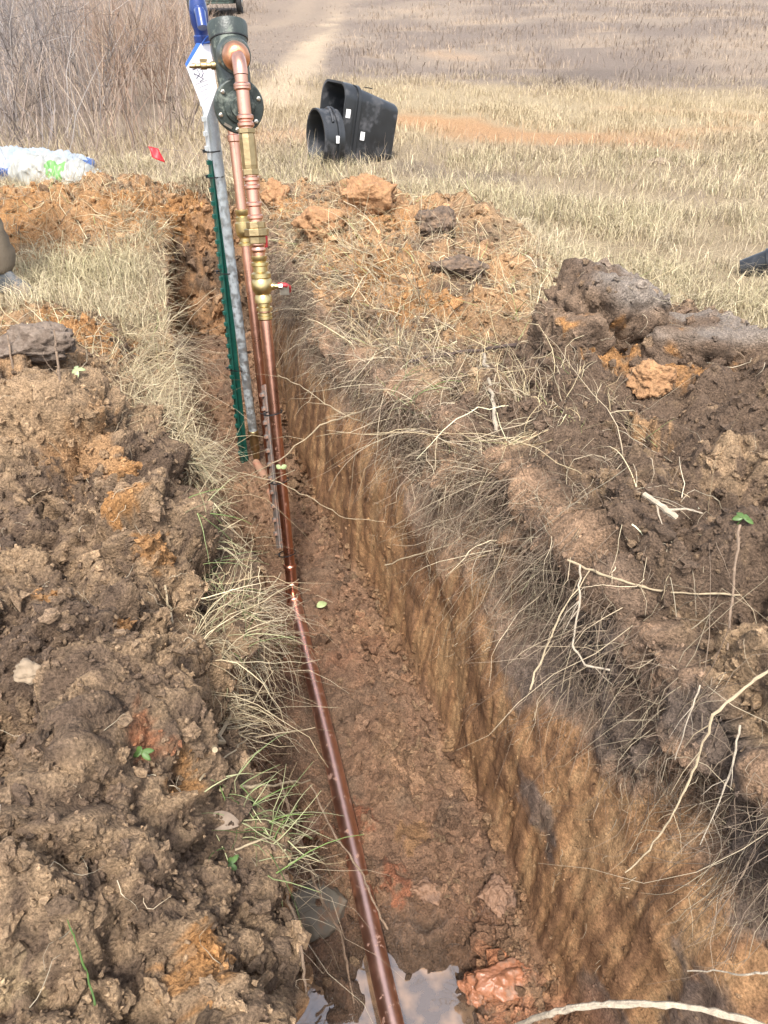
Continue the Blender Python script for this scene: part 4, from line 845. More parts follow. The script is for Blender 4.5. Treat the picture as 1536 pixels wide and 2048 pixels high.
# ------------------------------------------------------------------ sacks
def sack(name, c, ax, hl, hw, hh, label, mat, seed):
    r_ = np.random.default_rng(seed); nu, nv = 90, 48; V = []; ax = Vector(ax).normalized(); s_ = Vector((0, 0, 1)).cross(ax).normalized(); u_ = ax.cross(s_)
    for a in range(nu + 1):
        t = -1 + 2 * a / nu; e = (1 - abs(t) ** 5) ** .5 if abs(t) < 1 else 0.02; fl_t = max(e, .04)
        for b in range(nv):
            th = 2 * math.pi * b / nv; x = math.copysign(abs(math.cos(th)) ** .7, math.cos(th)); z = math.copysign(abs(math.sin(th)) ** .8, math.sin(th))
            V.append([t * hl, x * hw * (.75 + .25 * e), z * hh * fl_t])
    V = np.array(V); nzv = fbm(V * 1.0 + seed, 7, 2) * .03 - np.abs(fbm(V * np.array([1.4, 1, 1]) + seed, 11, 2)) * .05 + .02; V[:, 2] += nzv; V[:, 1] += nzv[::-1] * .6
    V[:, 2] = np.maximum(V[:, 2], -hh * .9)
    W = V[:, :1] * np.array(ax) + V[:, 1:2] * np.array(s_) + V[:, 2:3] * np.array(u_)
    F_ = [(a * nv + b, a * nv + (b + 1) % nv, (a + 1) * nv + (b + 1) % nv, (a + 1) * nv + b) for a in range(nu) for b in range(nv)] + [tuple(range(nv)), tuple(range(nu * nv, (nu + 1) * nv))]
    o = MB().add(W, F_).build(name, mat, None, auto=180); o.location = [float(q_) for q_ in c]; tag(o, label, 'sack'); return o
def sack_mat(name, base, band, axis, lo, hi2, spotc=None):
    m, n, l, b = new_mat(name); b.inputs['Roughness'].default_value = .4
    tc = n.new('ShaderNodeTexCoord'); sx = n.new('ShaderNodeSeparateXYZ'); l.new(tc.outputs['Object'], sx.inputs[0])
    nz = n.new('ShaderNodeTexNoise'); nz.inputs['Scale'].default_value = 9; l.new(tc.outputs['Object'], nz.inputs['Vector'])
    ad = n.new('ShaderNodeMath'); ad.operation = 'MULTIPLY_ADD'; l.new(nz.outputs['Fac'], ad.inputs[0]); ad.inputs[1].default_value = .06; l.new(sx.outputs[axis], ad.inputs[2])
    g1 = n.new('ShaderNodeMath'); g1.operation = 'GREATER_THAN'; l.new(ad.outputs[0], g1.inputs[0]); g1.inputs[1].default_value = lo
    g2 = n.new('ShaderNodeMath'); g2.operation = 'LESS_THAN'; l.new(ad.outputs[0], g2.inputs[0]); g2.inputs[1].default_value = hi2
    mu = n.new('ShaderNodeMath'); mu.operation = 'MULTIPLY'; l.new(g1.outputs[0], mu.inputs[0]); l.new(g2.outputs[0], mu.inputs[1])
    mx = n.new('ShaderNodeMix'); mx.data_type = 'RGBA'; l.new(mu.outputs[0], mx.inputs['Factor']); mx.inputs['A'].default_value = base + (1,); mx.inputs['B'].default_value = band + (1,)
    out = mx.outputs['Result']
    if spotc:
        vd = n.new('ShaderNodeVectorMath'); vd.operation = 'DISTANCE'; l.new(tc.outputs['Object'], vd.inputs[0]); vd.inputs[1].default_value = (.06, -.12, .08)
        s3 = n.new('ShaderNodeMath'); s3.operation = 'MULTIPLY_ADD'; l.new(nz.outputs['Fac'], s3.inputs[0]); s3.inputs[1].default_value = .22; l.new(vd.outputs['Value'], s3.inputs[2])
        g3 = n.new('ShaderNodeMath'); g3.operation = 'LESS_THAN'; l.new(s3.outputs[0], g3.inputs[0]); g3.inputs[1].default_value = .185
        m2 = n.new('ShaderNodeMix'); m2.data_type = 'RGBA'; l.new(g3.outputs[0], m2.inputs['Factor']); l.new(out, m2.inputs['A']); m2.inputs['B'].default_value = spotc + (1,); out = m2.outputs['Result']
    l.new(out, b.inputs['Base Color']); return m
c1 = atY(60, 330, 7.35); sack('feed_sack', (c1[0] - .15, 7.35, c1[2] - .02), (1, .1, -.05), .68, .24, .13, 'long white and blue plastic sack lying behind the orange spoil', sack_mat('sack_blue', (.30, .34, .385), (.04, .09, .25), 2, -.01, .07), 3)
c2 = atY(118, 355, 6.95); sack('plastic_sack', (c2[0] - .02, 6.95, c2[2] - .01), (1, -.1, -.12), .36, .16, .15, 'crumpled white plastic sack with green print in front of the blue one', sack_mat('sack_white', (.31, .31, .285), (.24, .19, .15), 2, -.2, -.06, (.12, .28, .08)), 11)

# ------------------------------------------------------------------ marker flag
fp = Vector(atY(298, 294, 6.9)); g = Vector(ground_at(395, 345)); mk = thing('marker_flag', g, 'small red marker flag on a bent wire in the dry grass', 'flag')
fa, fb_, fc2, fd_ = [Vector(atY(x, y, yv)) for x, y, yv in ((296, 292, 6.9), (317, 297, 6.9), (330, 326, 6.86), (304, 314, 6.86))]
V = []; nn_ = 7
for i_ in range(nn_):
    for j in range(nn_):
        a, b_ = i_ / (nn_ - 1), j / (nn_ - 1); p = fa.lerp(fb_, a).lerp(fd_.lerp(fc2, a), b_); V.append(p + Vector((0, .012 * math.sin(a * 5 + b_ * 3), 0)))
mb = MB().add(V, [(i_ * nn_ + j, (i_ + 1) * nn_ + j, (i_ + 1) * nn_ + j + 1, i_ * nn_ + j + 1) for i_ in range(nn_ - 1) for j in range(nn_ - 1)]); fo = mb.build('pennant', M['flag'], mk); sd_ = fo.modifiers.new('th', 'SOLIDIFY'); sd_.thickness = .001
MB().tube([fa, fb_, Vector(atY(370, 302, 6.9)), Vector(atY(400, 312, 6.9)), g + Vector((.02, 0, -.03))], .0018, 6).build('wire', M['rust'], mk)

# ------------------------------------------------------------------ stones, clods, sticks, leaves
def lump(name, c, s, label, mat, seed, cat='stone', rot=(0, 0, 0), nz_=.25, flat=None, detail=4, fine=0.0):
    bm = bmesh.new(); bmesh.ops.create_icosphere(bm, subdivisions=detail, radius=1.0); V = np.array([v.co[:] for v in bm.verts]); r_ = np.random.default_rng(seed)
    for _ in range(9):                                    # chip flat faces
        nrm = r_.normal(size=3); nrm /= np.linalg.norm(nrm); dd = V @ nrm; lim = r_.uniform(.55, .85); V -= np.outer(np.maximum(dd - lim, 0) * .85, nrm)
    k_ = fbm(V + seed * 3.1, 1.6, 3) * nz_ + fbm(V + seed, 7, 3) * nz_ * .25 + (cell(V + seed, 5.0) - .5) * fine + (cell(V + seed, 12.0) - .5) * fine * .6 + fbm(V + seed, 14, 3) * fine * .35
    V = V * (1 + k_[:, None]) * np.array(s); Rm = np.array(Matrix.Rotation(rot[2], 3, 'Z') @ Matrix.Rotation(rot[1], 3, 'Y') @ Matrix.Rotation(rot[0], 3, 'X')); V = V @ Rm.T
    for v, q_ in zip(bm.verts, V): v.co = q_
    me = bpy.data.meshes.new(name); bm.to_mesh(me); bm.free(); me.materials.append(mat); me.polygons.foreach_set('use_smooth', [True] * len(me.polygons))
    o = link(name, me, None, [float(q_) for q_ in c]); tag(o, label, cat); return o
M['clod_dark'] = simple_mat('clod_dark', (.105, .072, .05), .95, 0, .45, 45, 1.0, 90, dirt=(.2, .13, .08), dirt_amt=.45, dscale=25)
M['clod_grey'] = simple_mat('clod_grey', (.165, .125, .095), .95, 0, .4, 45, .9, 90, dirt=(.10, .07, .05), dirt_amt=.6, dscale=25)
M['clod_orange'] = simple_mat('clod_orange', (.31, .17, .08), .95, 0, .4, 45, 1.0, 90, dirt=(.25, .13, .06), dirt_amt=.5, dscale=25)
M['clod_brown'] = simple_mat('clod_brown', (.22, .125, .075), .7, 0, .4, 45, .9, 90, dirt=(.15, .09, .06), dirt_amt=.5, dscale=25)
M['clod_wet'] = simple_mat('clod_wet', (.30, .13, .07), .35, 0, .3, 25, .6, 50, dirt=(.2, .12, .08), dirt_amt=.4, dscale=18)
g = ground_at(640, 1795); lump('flat_stone', (g[0], g[1], ZF + .05), (.078, .088, .045), 'smooth grey flat stone lying in the mud by the puddle', M['stone'], 3, rot=(.35, -.1, .4), nz_=.16, fine=.05)
def clod_at(px, py, s, label, mat, seed, rot=(0, 0, 0), up=.3, fine=.16, nm='soil_clod', cat='soil clod'):
    g_ = ground_at(px, py); return lump(nm, (g_[0], g_[1], g_[2] + up * s[2]), s, label, mat, seed, cat, rot, .28, fine=fine, detail=5)
def clod_Y(px, py, Y, s, label, mat, seed, rot=(0, 0, 0), fine=.15):
    return lump('soil_clod', atY(px, py, Y), np.array(s) * 1.12, label, mat, seed, 'soil clod', rot, .2, fine=fine, detail=6)
def sod(px, py, Y, h, rot, label, seed, orange=.2, grey=.0):
    n_ = 34; bm = bmesh.new(); bmesh.ops.create_cube(bm, size=2.0); bmesh.ops.subdivide_edges(bm, edges=bm.edges[:], cuts=n_, use_grid_fill=True); V = np.array([v.co[:] for v in bm.verts])
    L4 = (np.abs(V) ** 7).sum(1) ** (1 / 7); V = V / L4[:, None]; N_ = V / np.linalg.norm(V, axis=1, keepdims=True); h = np.array(h)
    V[:, :2] *= (1 + .18 * (1 - V[:, 2:3])) ; W = V * h + seed
    k_ = .06 * fbm(W, 6, 3) + .05 * (cell(W, 11) - .5) + .034 * (cell(W, 28) - .5) + .016 * (cell(W, 66) - .5) + .016 * fbm(W, 35, 2)
    topf = S(.55, .9, V[:, 2]); V = V * h + N_ * (k_ * (1 - .45 * topf))[:, None]
    Rm = np.array(Matrix.Rotation(rot[2], 3, 'Z') @ Matrix.Rotation(rot[1], 3, 'Y') @ Matrix.Rotation(rot[0], 3, 'X')); V = V @ Rm.T
    cl = mixc(np.tile(DARK * 1.1, (len(V), 1)), c_(.22, .15, .10), S(-.2, .6, fbm(W, 10, 3))); cl = mixc(cl, ORANGE * .9, S(.3, .6, fbm(W, 6, 3, 4.0) + .4 * fbm(W, 30, 2) + orange - .35)); cl = mixc(cl, c_(.25, .21, .175), topf * grey * S(-.4, .3, fbm(W, 5, 2)))
    F_ = np.array([[v.index for v in f.verts] for f in bm.faces]); bm.free()
    o = link('soil_clod', mesh_np('soil_clod', V, F_, M['crumb'], cl), None, [float(q_) for q_ in atY(px, py, Y)]); tag(o, label, 'soil clod')
    j = rng.integers(0, len(V), 70); c0 = np.array(atY(px, py, Y)); dd = N_[j] @ Rm.T + rng.normal(size=(70, 3)) * .6
    j2 = rng.integers(0, len(V), 170); sc_.append((V[j2] + c0, N_[j2] @ Rm.T, cl[j2])); return V[j] + c0, dd
sc_ = []
sr = [sod(1205, 655, 2.38, (.13, .12, .165), (.15, .28, .35), 'tall dark peaked sod clod standing on the right heap', 5, .15, .9), sod(1385, 712, 2.34, (.20, .15, .115), (-.12, .06, .12), 'broad dark flat topped sod clod on the right heap', 8, .25, .8), sod(1112, 725, 2.28, (.08, .09, .17), (.05, .12, .2), 'narrow dark upright clod left of the peaked sod clod', 12, .1)]
crumbs('soil_crumbs', None, np.clip(rng.lognormal(-5.2, .5, 510), .002, .014), 'dark crumbs on the big sod clods of the right heap', 1.0, .4, np.concatenate([q_[0] for q_ in sc_]), np.concatenate([q_[1] for q_ in sc_]), np.concatenate([q_[2] for q_ in sc_]))
rp_ = np.concatenate([q_[0] for q_ in sr]); rd_ = np.concatenate([q_[1] for q_ in sr]); n = len(rp_)
strands('rootlets', rp_, rd_ + [-.2, -.3, -.3], rng.uniform(.03, .14, n), 6, rng.uniform(.0006, .0012, n), .35, .2, palette(n, ROOTC, [2, 2, 2, 2]), 3, label='fine roots sticking out of the sod clods on the right heap', cat='roots')
clod_at(1300, 770, (.07, .06, .05), 'orange clay clod between the dark sod clods', M['clod_orange'], 15)
clod_at(70, 705, (.14, .08, .07), 'grey brown square clod behind the left heap crest', M['clod_grey'], 21, (.0, .1, .2), .2)
clod_at(640, 450, (.12, .09, .10), 'orange brown clod on the far right spoil heap', M['clod_orange'], 24)
clod_at(740, 405, (.19, .13, .12), 'big root bound clod topping the far right spoil heap', M['clod_orange'], 27)
clod_at(865, 450, (.12, .1, .09), 'dark clod on the right shoulder of the far heap', M['clod_dark'], 28)
clod_at(920, 540, (.14, .1, .06), 'dark sod clod at the right foot of the far heap', M['clod_dark'], 31)
clod_at(545, 400, (.1, .08, .08), 'orange clod at the far end of the trench', M['clod_orange'], 33)
clod_at(985, 1790, (.05, .05, .04), 'brown muddy clod at the foot of the right wall', M['clod_brown'], 35, up=.2)
clod_at(1010, 1965, (.07, .05, .035), 'slick orange clay lump beside the puddle', M['clod_wet'], 37, up=.1, fine=.08)
clod_at(950, 1975, (.045, .04, .03), 'small wet orange lump at the puddle edge', M['clod_wet'], 38, up=.1, fine=.08)
clod_at(850, 1790, (.045, .035, .025), 'flat brown clod on the trench floor right of the pipe', M['clod_brown'], 40, up=.1)
clod_at(620, 1660, (.035, .03, .03), 'dark wet clod on the floor left of the pipe', M['clod_brown'], 41, up=.2)
lump('pale_rock', ground_at(60, 1345), (.03, .022, .02), 'pale tan rock lying on the left heap near the picture edge', M['pale_stone'], 50, 'rock', (0, .3, .4), .3, fine=.25)
lump('field_rock', ground_at(1325, 325), (.12, .08, .05), 'white rock lying in the yellow grass strip', M['pale_stone'], 54, 'rock')
lump('field_rock', ground_at(235, 545), (.12, .07, .05), 'grey brown rock in the grass left of the trench', M['stone'], 55, 'rock')

def stick(pts, r0, r1, label, mat=None, name='twig', branches=0, cat='twig', blen=.08, seed=0):
    r_ = random.Random(seed); P_ = [Vector([float(c) for c in p]) for p in pts]; Q_ = []
    for a, b_ in zip(P_[:-1], P_[1:]):
        for t in (0, .2, .4, .6, .8): Q_.append(a.lerp(b_, t) + Vector((r_.gauss(0, 1), r_.gauss(0, 1), r_.gauss(0, 1))) * (a - b_).length * .016 * (t > 0))
    Q_.append(P_[-1]); R_ = [(r0 + (r1 - r0) * k / (len(Q_) - 1)) * r_.uniform(.78, 1.22) for k in range(len(Q_))]
    R_ = [q_ * .66 for q_ in R_]; t_ = MB(); t_.tube(Q_, R_, 7)
    for k in range(branches):
        i_ = r_.randrange(len(Q_) // 4, len(Q_) - 1); d_ = (Q_[i_ + 1] - Q_[i_]).normalized(); s_ = Vector((r_.gauss(0, 1), r_.gauss(0, 1), r_.gauss(0, 1))); s_ = (s_ - d_ * s_.dot(d_)).normalized(); L_ = blen * r_.uniform(.4, 1.2)
        e1_ = Q_[i_] + (d_ * .8 + s_ * .7) * L_ * .5; e2 = e1_ + (d_ * .8 + s_ * .4 + Vector((0, 0, -.15))) * L_ * .5; t_.tube([Q_[i_], e1_, e2], [R_[i_] * .45, R_[i_] * .32, R_[i_] * .15], 5)
    o = t_.build(name, mat or M['pale_twig'], None, origin=Q_[0]); return tag(o, label, cat)
def A(px, py, d):                                             # never below the soil surface
    return at(px, py, min(d, dep[ground_i(px, py)] - .008)) if py < 2047 and px < 1536 else at(px, py, d)
stick([A(900, 775, 2.75), A(800, 800, 2.72), A(700, 830, 2.7), A(640, 850, 2.7), A(560, 920, 2.75), A(500, 950, 2.85), A(430, 965, 2.95), A(390, 945, 3.0)], .0045, .0025, 'pale branching stem reaching across the trench behind the riser', None, 'twig', 9, seed=1, blen=.12)
stick([A(385, 930, 2.75), A(480, 945, 2.7), A(560, 965, 2.6), A(630, 1000, 2.6), A(690, 1036, 2.62), A(770, 1043, 2.65)], .0028, .0014, 'thin long stem crossing in front of the copper riser', None, 'twig', 2, seed=2)
stick([A(760, 860, 2.7), A(690, 830, 2.55), A(640, 800, 2.5), A(600, 770, 2.45), A(556, 750, 2.4)], .0035, .0016, 'pale forked stem pointing left at the copper riser', None, 'twig', 5, seed=3)
stick([A(590, 940, 2.6), A(555, 955, 2.6), A(520, 975, 2.6)], .0015, .001, 'short thin leaf stalk in front of the riser', None, 'twig', 0, seed=4)
stick([A(820, 722, 2.95), A(880, 712, 2.95), A(940, 702, 2.97), A(1035, 690, 3.0)], .011, .009, 'dark brown stick lying on the right spoil ridge', M['dark_bark'], 'twig', 1, seed=5)
stick([A(968, 708, 2.55), A(978, 760, 2.5), A(988, 810, 2.47), A(992, 862, 2.45)], .0085, .009, 'pale bent root stub hanging below the dark stick', M['root'], 'root', 1, 'root', seed=6)
stick([A(600, 1690, 1.80), A(640, 1790, 1.85), A(685, 1880, 1.9), A(697, 1950, 1.93), A(708, 2006, 1.96)], .0055, .0035, 'brown dangling stick just left of the floor pipe', M['bark'], 'twig', 2, seed=7, blen=.03)
stick([A(560, 1560, 1.72), A(585, 1640, 1.75), A(610, 1700, 1.80)], .0045, .0055, 'upper length of brown stick poking from the left rim', M['bark'], 'twig', 1, seed=17, blen=.03)
stick([A(545, 1690, 1.62), A(575, 1790, 1.68), A(598, 1880, 1.75), A(606, 1930, 1.8), A(613, 1988, 1.84)], .0050, .0035, 'brown stick hanging into the left of the puddle', M['bark'], 'twig', 2, seed=8, blen=.03)
stick([A(620, 1570, 1.95), A(665, 1660, 1.95), A(720, 1740, 1.93), A(745, 1800, 1.95), A(775, 1858, 1.97)], .0038, .0045, 'thin brown stick lying across the floor pipe', M['bark'], 'twig', 1, seed=9, blen=.04)
stick([A(1030, 2052, 1.28), A(1090, 2030, 1.22), A(1150, 2015, 1.19), A(1220, 2008, 1.17), A(1290, 2008, 1.15), A(1360, 2012, 1.14), A(1430, 2024, 1.13), A(1500, 2042, 1.12), A(1560, 2065, 1.12)], .0068, .0078, 'thick pale root arching along the bottom right corner', M['root'], 'root', 0, 'root', seed=10)
stick([A(1545, 1335, 1.20), A(1490, 1375, 1.19), A(1425, 1430, 1.18), A(1395, 1520, 1.2), A(1370, 1580, 1.21), A(1340, 1640, 1.22), A(1300, 1700, 1.24), A(1250, 1745, 1.25)], .0038, .0018, 'long pale stem hanging down the right wall near the edge', None, 'twig', 5, seed=11, blen=.07)
stick([A(1135, 1120, 1.62), A(1200, 1148, 1.6), A(1255, 1165, 1.57), A(1310, 1180, 1.55), A(1400, 1188, 1.5), A(1480, 1190, 1.47)], .0042, .0025, 'pale horizontal stem on the right wall below the heap', None, 'twig', 5, seed=12)
stick([A(1288, 988, 1.52), A(1320, 1010, 1.5), A(1352, 1035, 1.5)], .008, .009, 'short thick pale stub on the right heap', M['root'], 'root', 2, 'root', seed=13)
stick([A(1480, 1050, 1.42), A(1470, 1130, 1.40), A(1465, 1200, 1.4), A(1455, 1300, 1.4)], .0042, .003, 'brown vertical stem at the right side of the wall', M['bark'], 'twig', 1, seed=14)
stick([A(1160, 1130, 1.58), A(1160, 1200, 1.55), A(1145, 1290, 1.55), A(1170, 1330, 1.52), A(1220, 1340, 1.5)], .0032, .003, 'hooked pale root on the right wall', M['root'], 'root', 5, 'root', seed=15)
stick([A(1536, 1945, 1.02), A(1480, 1950, 1.05), A(1440, 1942, 1.08), A(1375, 1942, 1.12)], .0022, .0015, 'thin pale root sticking from the lower right wall', M['root'], 'root', 0, 'root', seed=16)
stick([A(1480, 1450, 1.15), A(1465, 1530, 1.15), A(1440, 1600, 1.16), A(1400, 1690, 1.18)], .0028, .0012, 'grey forked root dangling at the far right wall', M['root'], 'root', 7, 'root', seed=18, blen=.07)
stick([A(1400, 1370, 1.3), A(1375, 1440, 1.3), A(1350, 1520, 1.3)], .002, .0012, 'slim grey root beside the long pale stem', M['root'], 'root', 4, 'root', seed=19)
for (k, pts, lab) in ((20, [(430, 1500, 1.85), (450, 1450, 1.82), (468, 1420, 1.8)], 'broken pale woody stub at the left rim'), (21, [(400, 1560, 1.75), (455, 1510, 1.75), (510, 1475, 1.78), (630, 1455, 1.85)], 'long pale stem reaching right from the left rim'),
                      (22, [(440, 1580, 1.72), (520, 1570, 1.74), (620, 1560, 1.78)], 'straight pale stick level with the green tuft on the left rim'), (23, [(470, 1700, 1.65), (520, 1680, 1.66), (562, 1668, 1.68)], 'short stick below the green tuft'),
                      (24, [(500, 1240, 2.2), (525, 1195, 2.2), (562, 1145, 2.25)], 'pale angled twig beside the pipe coupling'), (25, [(390, 1200, 2.2), (430, 1150, 2.2), (450, 1100, 2.22)], 'pale upright twig in the left rim straw'),
                      (26, [(400, 1170, 2.2), (450, 1165, 2.2), (500, 1160, 2.22), (503, 1128, 2.22)], 'pale bent straw with a hooked end on the left rim'), (27, [(495, 1212, 2.3), (535, 1218, 2.32)], 'short fat pale stub below the angled twig'),
                      (28, [(330, 1170, 1.92), (335, 1210, 1.9), (345, 1245, 1.88)], 'pale twig stub stuck in the left heap face'), (29, [(1060, 1380, 1.5), (1090, 1300, 1.55), (1120, 1230, 1.55), (1180, 1140, 1.58)], 'thin slanting stem on the right wall'),
                      (30, [(870, 940, 2.35), (875, 860, 2.4), (885, 780, 2.45)], 'vertical pale stalk on the right rim'), (31, [(1070, 680, 2.7), (1010, 690, 2.7), (965, 700, 2.7)], 'thin pale twig resting on the dark stick'),
                      (32, [(770, 1130, 2.4), (830, 1110, 2.3), (900, 1090, 2.2), (960, 1050, 2.15)], 'thin stem arching out from the right wall'), (33, [(570, 1700, 1.72), (470, 1720, 1.66)], 'pale straw lying over the left rim above the stone')):
    fat = {20: .009, 27: .009, 22: .005, 28: .005}.get(k, .0032)
    stick([A(*p) for p in pts], fat, fat * .6, lab, None, 'twig', 3 if fat < .004 else 1, seed=k, blen=.05)
for (k, pts, lab, r) in ((40, [(220, 545), (222, 500), (213, 450)], 'thin upright dead stem in the grass left of the trench', .006), (41, [(120, 560), (128, 525), (130, 498)], 'short pale stalk left of the thin dead stem', .006), (42, [(122, 770), (115, 720), (108, 660)], 'grey stake stem standing by the square clod', .006), (43, [(22, 735), (20, 700), (15, 670)], 'grey stem at the left edge by the square clod', .006)):
    g = ground_at(*pts[0]); stick([g - [0, 0, .02]] + [atY(x, y, g[1] + .02 * j) for j, (x, y) in enumerate(pts[1:], 1)], r, r * .5, lab, M['bark'], 'dead_stem', 1, 'stem', seed=k)
stick([atY(1000, 632, 3.9), atY(1050, 628, 3.9), atY(1110, 622, 3.92)], .014, .013, 'short pale plank end in the grass behind the dark stick', M['pale_twig'], 'plank_offcut', 0, 'offcut', seed=44)

def leaf(name, c, nrm, d, L, W, label, mat, curl=.2, cat='leaf', parent=None):
    c = Vector([float(q_) for q_ in c]); nrm = Vector(nrm).normalized(); d = Vector(d); d = (d - nrm * d.dot(nrm)).normalized(); s_ = nrm.cross(d); V = []; F_ = []
    n_ = 7
    for k in range(n_):
        t = k / (n_ - 1); w_ = W * math.sin(math.pi * min(1, t * .92 + .06)) ** .8
        for j in (-1, 0, 1): V.append(c + d * (L * t) + s_ * (w_ * j) + nrm * (curl * L * (t * t) * -.6 + abs(j) * w_ * .35))
    for k in range(n_ - 1):
        for j in (0, 1): F_.append((3 * k + j, 3 * k + j + 1, 3 * k + j + 4, 3 * k + j + 3))
    o = MB().add(V, F_).build(name, mat, parent, origin=None if parent else c); m_ = o.modifiers.new('th', 'SOLIDIFY'); m_.thickness = .0006
    return o if parent else tag(o, label, cat)
def sprout(px, py, lab, k, mat, L=.018):
    g_ = ground_at(px, py); t_ = thing('seedling', g_, lab, 'seedling'); r_ = random.Random(k)
    MB().tube([Vector(g_) - UP * .01, Vector(g_) + UP * .02 + Vector((.005, -.01, 0))], .0012, 5).build('stem', mat, t_)
    for j in range(4):
        a = j * 1.6 + r_.random(); leaf('leaf', Vector(g_) + UP * .02 + Vector((.005, -.01, 0)), (math.cos(a) * .3, math.sin(a) * .3 - .5, 1), (math.cos(a), math.sin(a), .2), L * r_.uniform(.7, 1.2), L * .26, '', mat, parent=t_)
sprout(290, 1510, 'bright green seedling on the left heap below the red clay', 1, M['leaf'])
sprout(455, 1725, 'bright green seedling at the left rim under the dry leaves', 2, M['leaf'])
sprout(160, 745, 'pale green seedling at the crest of the left heap', 3, M['pale_leaf'], .024)
sprout(1478, 1040, 'dark green seedling on the right heap', 4, M['leaf'], .022)
t_ = thing('clover_leaf', A(562, 935, 2.52), 'pale green two lobed leaf in front of the copper riser', 'leaf')
for s_ in (-1, 1): leaf('leaflet', A(562, 936, 2.52), (s_ * .5, -1, .5), (s_ * .9, 0, .35), .021, .008, '', M['pale_leaf'], .1, parent=t_)
leaf('dry_leaf', A(478, 1648, 1.66), (.2, -.3, 1), (-1, .1, .1), .07, .017, 'curled dry leaf lying above the green tuft on the left rim', M['dry_leaf'], .5)
leaf('dry_leaf', A(468, 1690, 1.62), (.4, -.6, .8), (-.7, -.2, -.6), .06, .02, 'curled dry leaf hanging beside the lower seedling', M['dry_leaf'], .5)
leaf('dry_leaf', Vector(ground_at(640, 1212)) + UP * .01, (0, -.3, 1), (.8, .5, .1), .045, .016, 'small pale leaf on the trench floor right of the coupling', M['pale_leaf'], .3)
for (px, py, dx, lab) in ((160, 1890, .03, 'long green grass blade on the lower left heap'),):
    stick([A(190, 2010, 1.2), A(172, 1940, 1.18), A(150, 1880, 1.17), A(135, 1840, 1.17)], .0026, .0010, lab, M['leaf'], 'grass_blade', 1, 'grass blade', seed=60, blen=.03)

# ------------------------------------------------------------------ person at the left edge (only a lower leg and shoe are in view)
g = ground_at(8, 580); foot = Vector((g[0] + .05, g[1], max(g[2], .0)))
per = thing('person', foot, 'person in khaki trousers and dark shoes standing at the left edge', 'person')
def skin_body(name, pts, edges, rad, root, mats, par, sub=2):
    me = bpy.data.meshes.new(name); me.from_pydata(pts, edges, []); o = link(name, me, par)
    md = o.modifiers.new('skin', 'SKIN'); md.use_smooth_shade = True
    for i_, v in enumerate(me.skin_vertices[0].data): v.radius = (rad[i_], rad[i_]) if not hasattr(rad[i_], '__len__') else rad[i_]; v.use_root = (i_ == root)
    o.modifiers.new('sub', 'SUBSURF').levels = sub; o.modifiers['sub'].render_levels = sub
    dg = bpy.context.evaluated_depsgraph_get(); ev = o.evaluated_get(dg); nm = bpy.data.meshes.new_from_object(ev); o.modifiers.clear(); o.data = nm
    nm.materials.clear()
    for m_ in mats: nm.materials.append(m_)
    nm.polygons.foreach_set('use_smooth', [True] * len(nm.polygons)); return o
pts = [(-.14, 0, .95), (-.13, 0, 1.15), (-.12, 0, 1.38), (-.12, -.02, 1.5), (-.12, -.03, 1.56), (-.12, -.05, 1.66), (-.12, -.05, 1.75),
       (-.04, 0, .90), (-.01, -.02, .50), (.0, .02, .08), (-.25, 0, .90), (-.28, -.03, .50), (-.29, .02, .08),
       (.03, 0, 1.36), (-.01, -.04, 1.12), (-.03, -.20, .98), (-.27, 0, 1.36), (-.33, .0, 1.10), (-.31, -.12, .88)]
edges = [(0, 1), (1, 2), (2, 3), (3, 4), (4, 5), (5, 6), (0, 7), (7, 8), (8, 9), (0, 10), (10, 11), (11, 12), (2, 13), (13, 14), (14, 15), (2, 16), (16, 17), (17, 18)]
rad = [.15, .14, .15, .06, .06, .085, .06, .095, .075, .068, .095, .075, .068, .06, .048, .032, .06, .048, .032]
bo = skin_body('body', pts, edges, rad, 0, [M['trouser'], M['jacket'], M['skin'], M['hair']], per)
for p in bo.data.polygons:
    c = p.center; mi = 0
    if c.z > .95: mi = 1
    if c.z > 1.49: mi = 2
    if c.z > 1.68 or (c.z > 1.58 and c.y > -.02): mi = 3
    if (c.y < -.17 or (c.x < -.28 and c.z < .92 and c.y < -.09)) and c.z > .85 and c.z < 1.05: mi = 2
    p.material_index = mi
nv_ = np.array([v.co[:] for v in bo.data.vertices]); kk = (fbm(nv_ * [1, 1, 2.2], 7, 2) * .02 - np.abs(fbm(nv_ * [1, 1, 1.6], 12, 2)) * .015) * (nv_[:, 2] < .9)
for v, k in zip(bo.data.vertices, kk): v.co.x += k; v.co.y += k
for (hx, hy, hz, s_) in ((-.03, -.21, .97, 1), (-.31, -.13, .87, -1)):
    hp = []; he = []; hr = []; hp.append((hx, hy, hz)); hr.append((.03, .02)); hp.append((hx, hy - .05, hz - .06)); hr.append((.035, .018)); he.append((0, 1))
    for f_ in range(4):
        ox = (f_ - 1.5) * .02; b0 = len(hp); Lf = (.062, .072, .068, .052)[f_]
        hp += [(hx + ox, hy - .055, hz - .07), (hx + ox, hy - .06, hz - .07 - Lf * .5), (hx + ox, hy - .045, hz - .07 - Lf)]; hr += [.009, .0085, .007]; he += [(1, b0), (b0, b0 + 1), (b0 + 1, b0 + 2)]
    b0 = len(hp); hp += [(hx - s_ * .035, hy - .03, hz - .04), (hx - s_ * .045, hy - .045, hz - .075)]; hr += [.011, .008]; he += [(0, b0), (b0, b0 + 1)]
    skin_body('hand', hp, he, hr, 0, [M['skin']], per, 1)
fm_ = MB(); hc_ = Vector((-.12, -.05, 1.67)) + foot
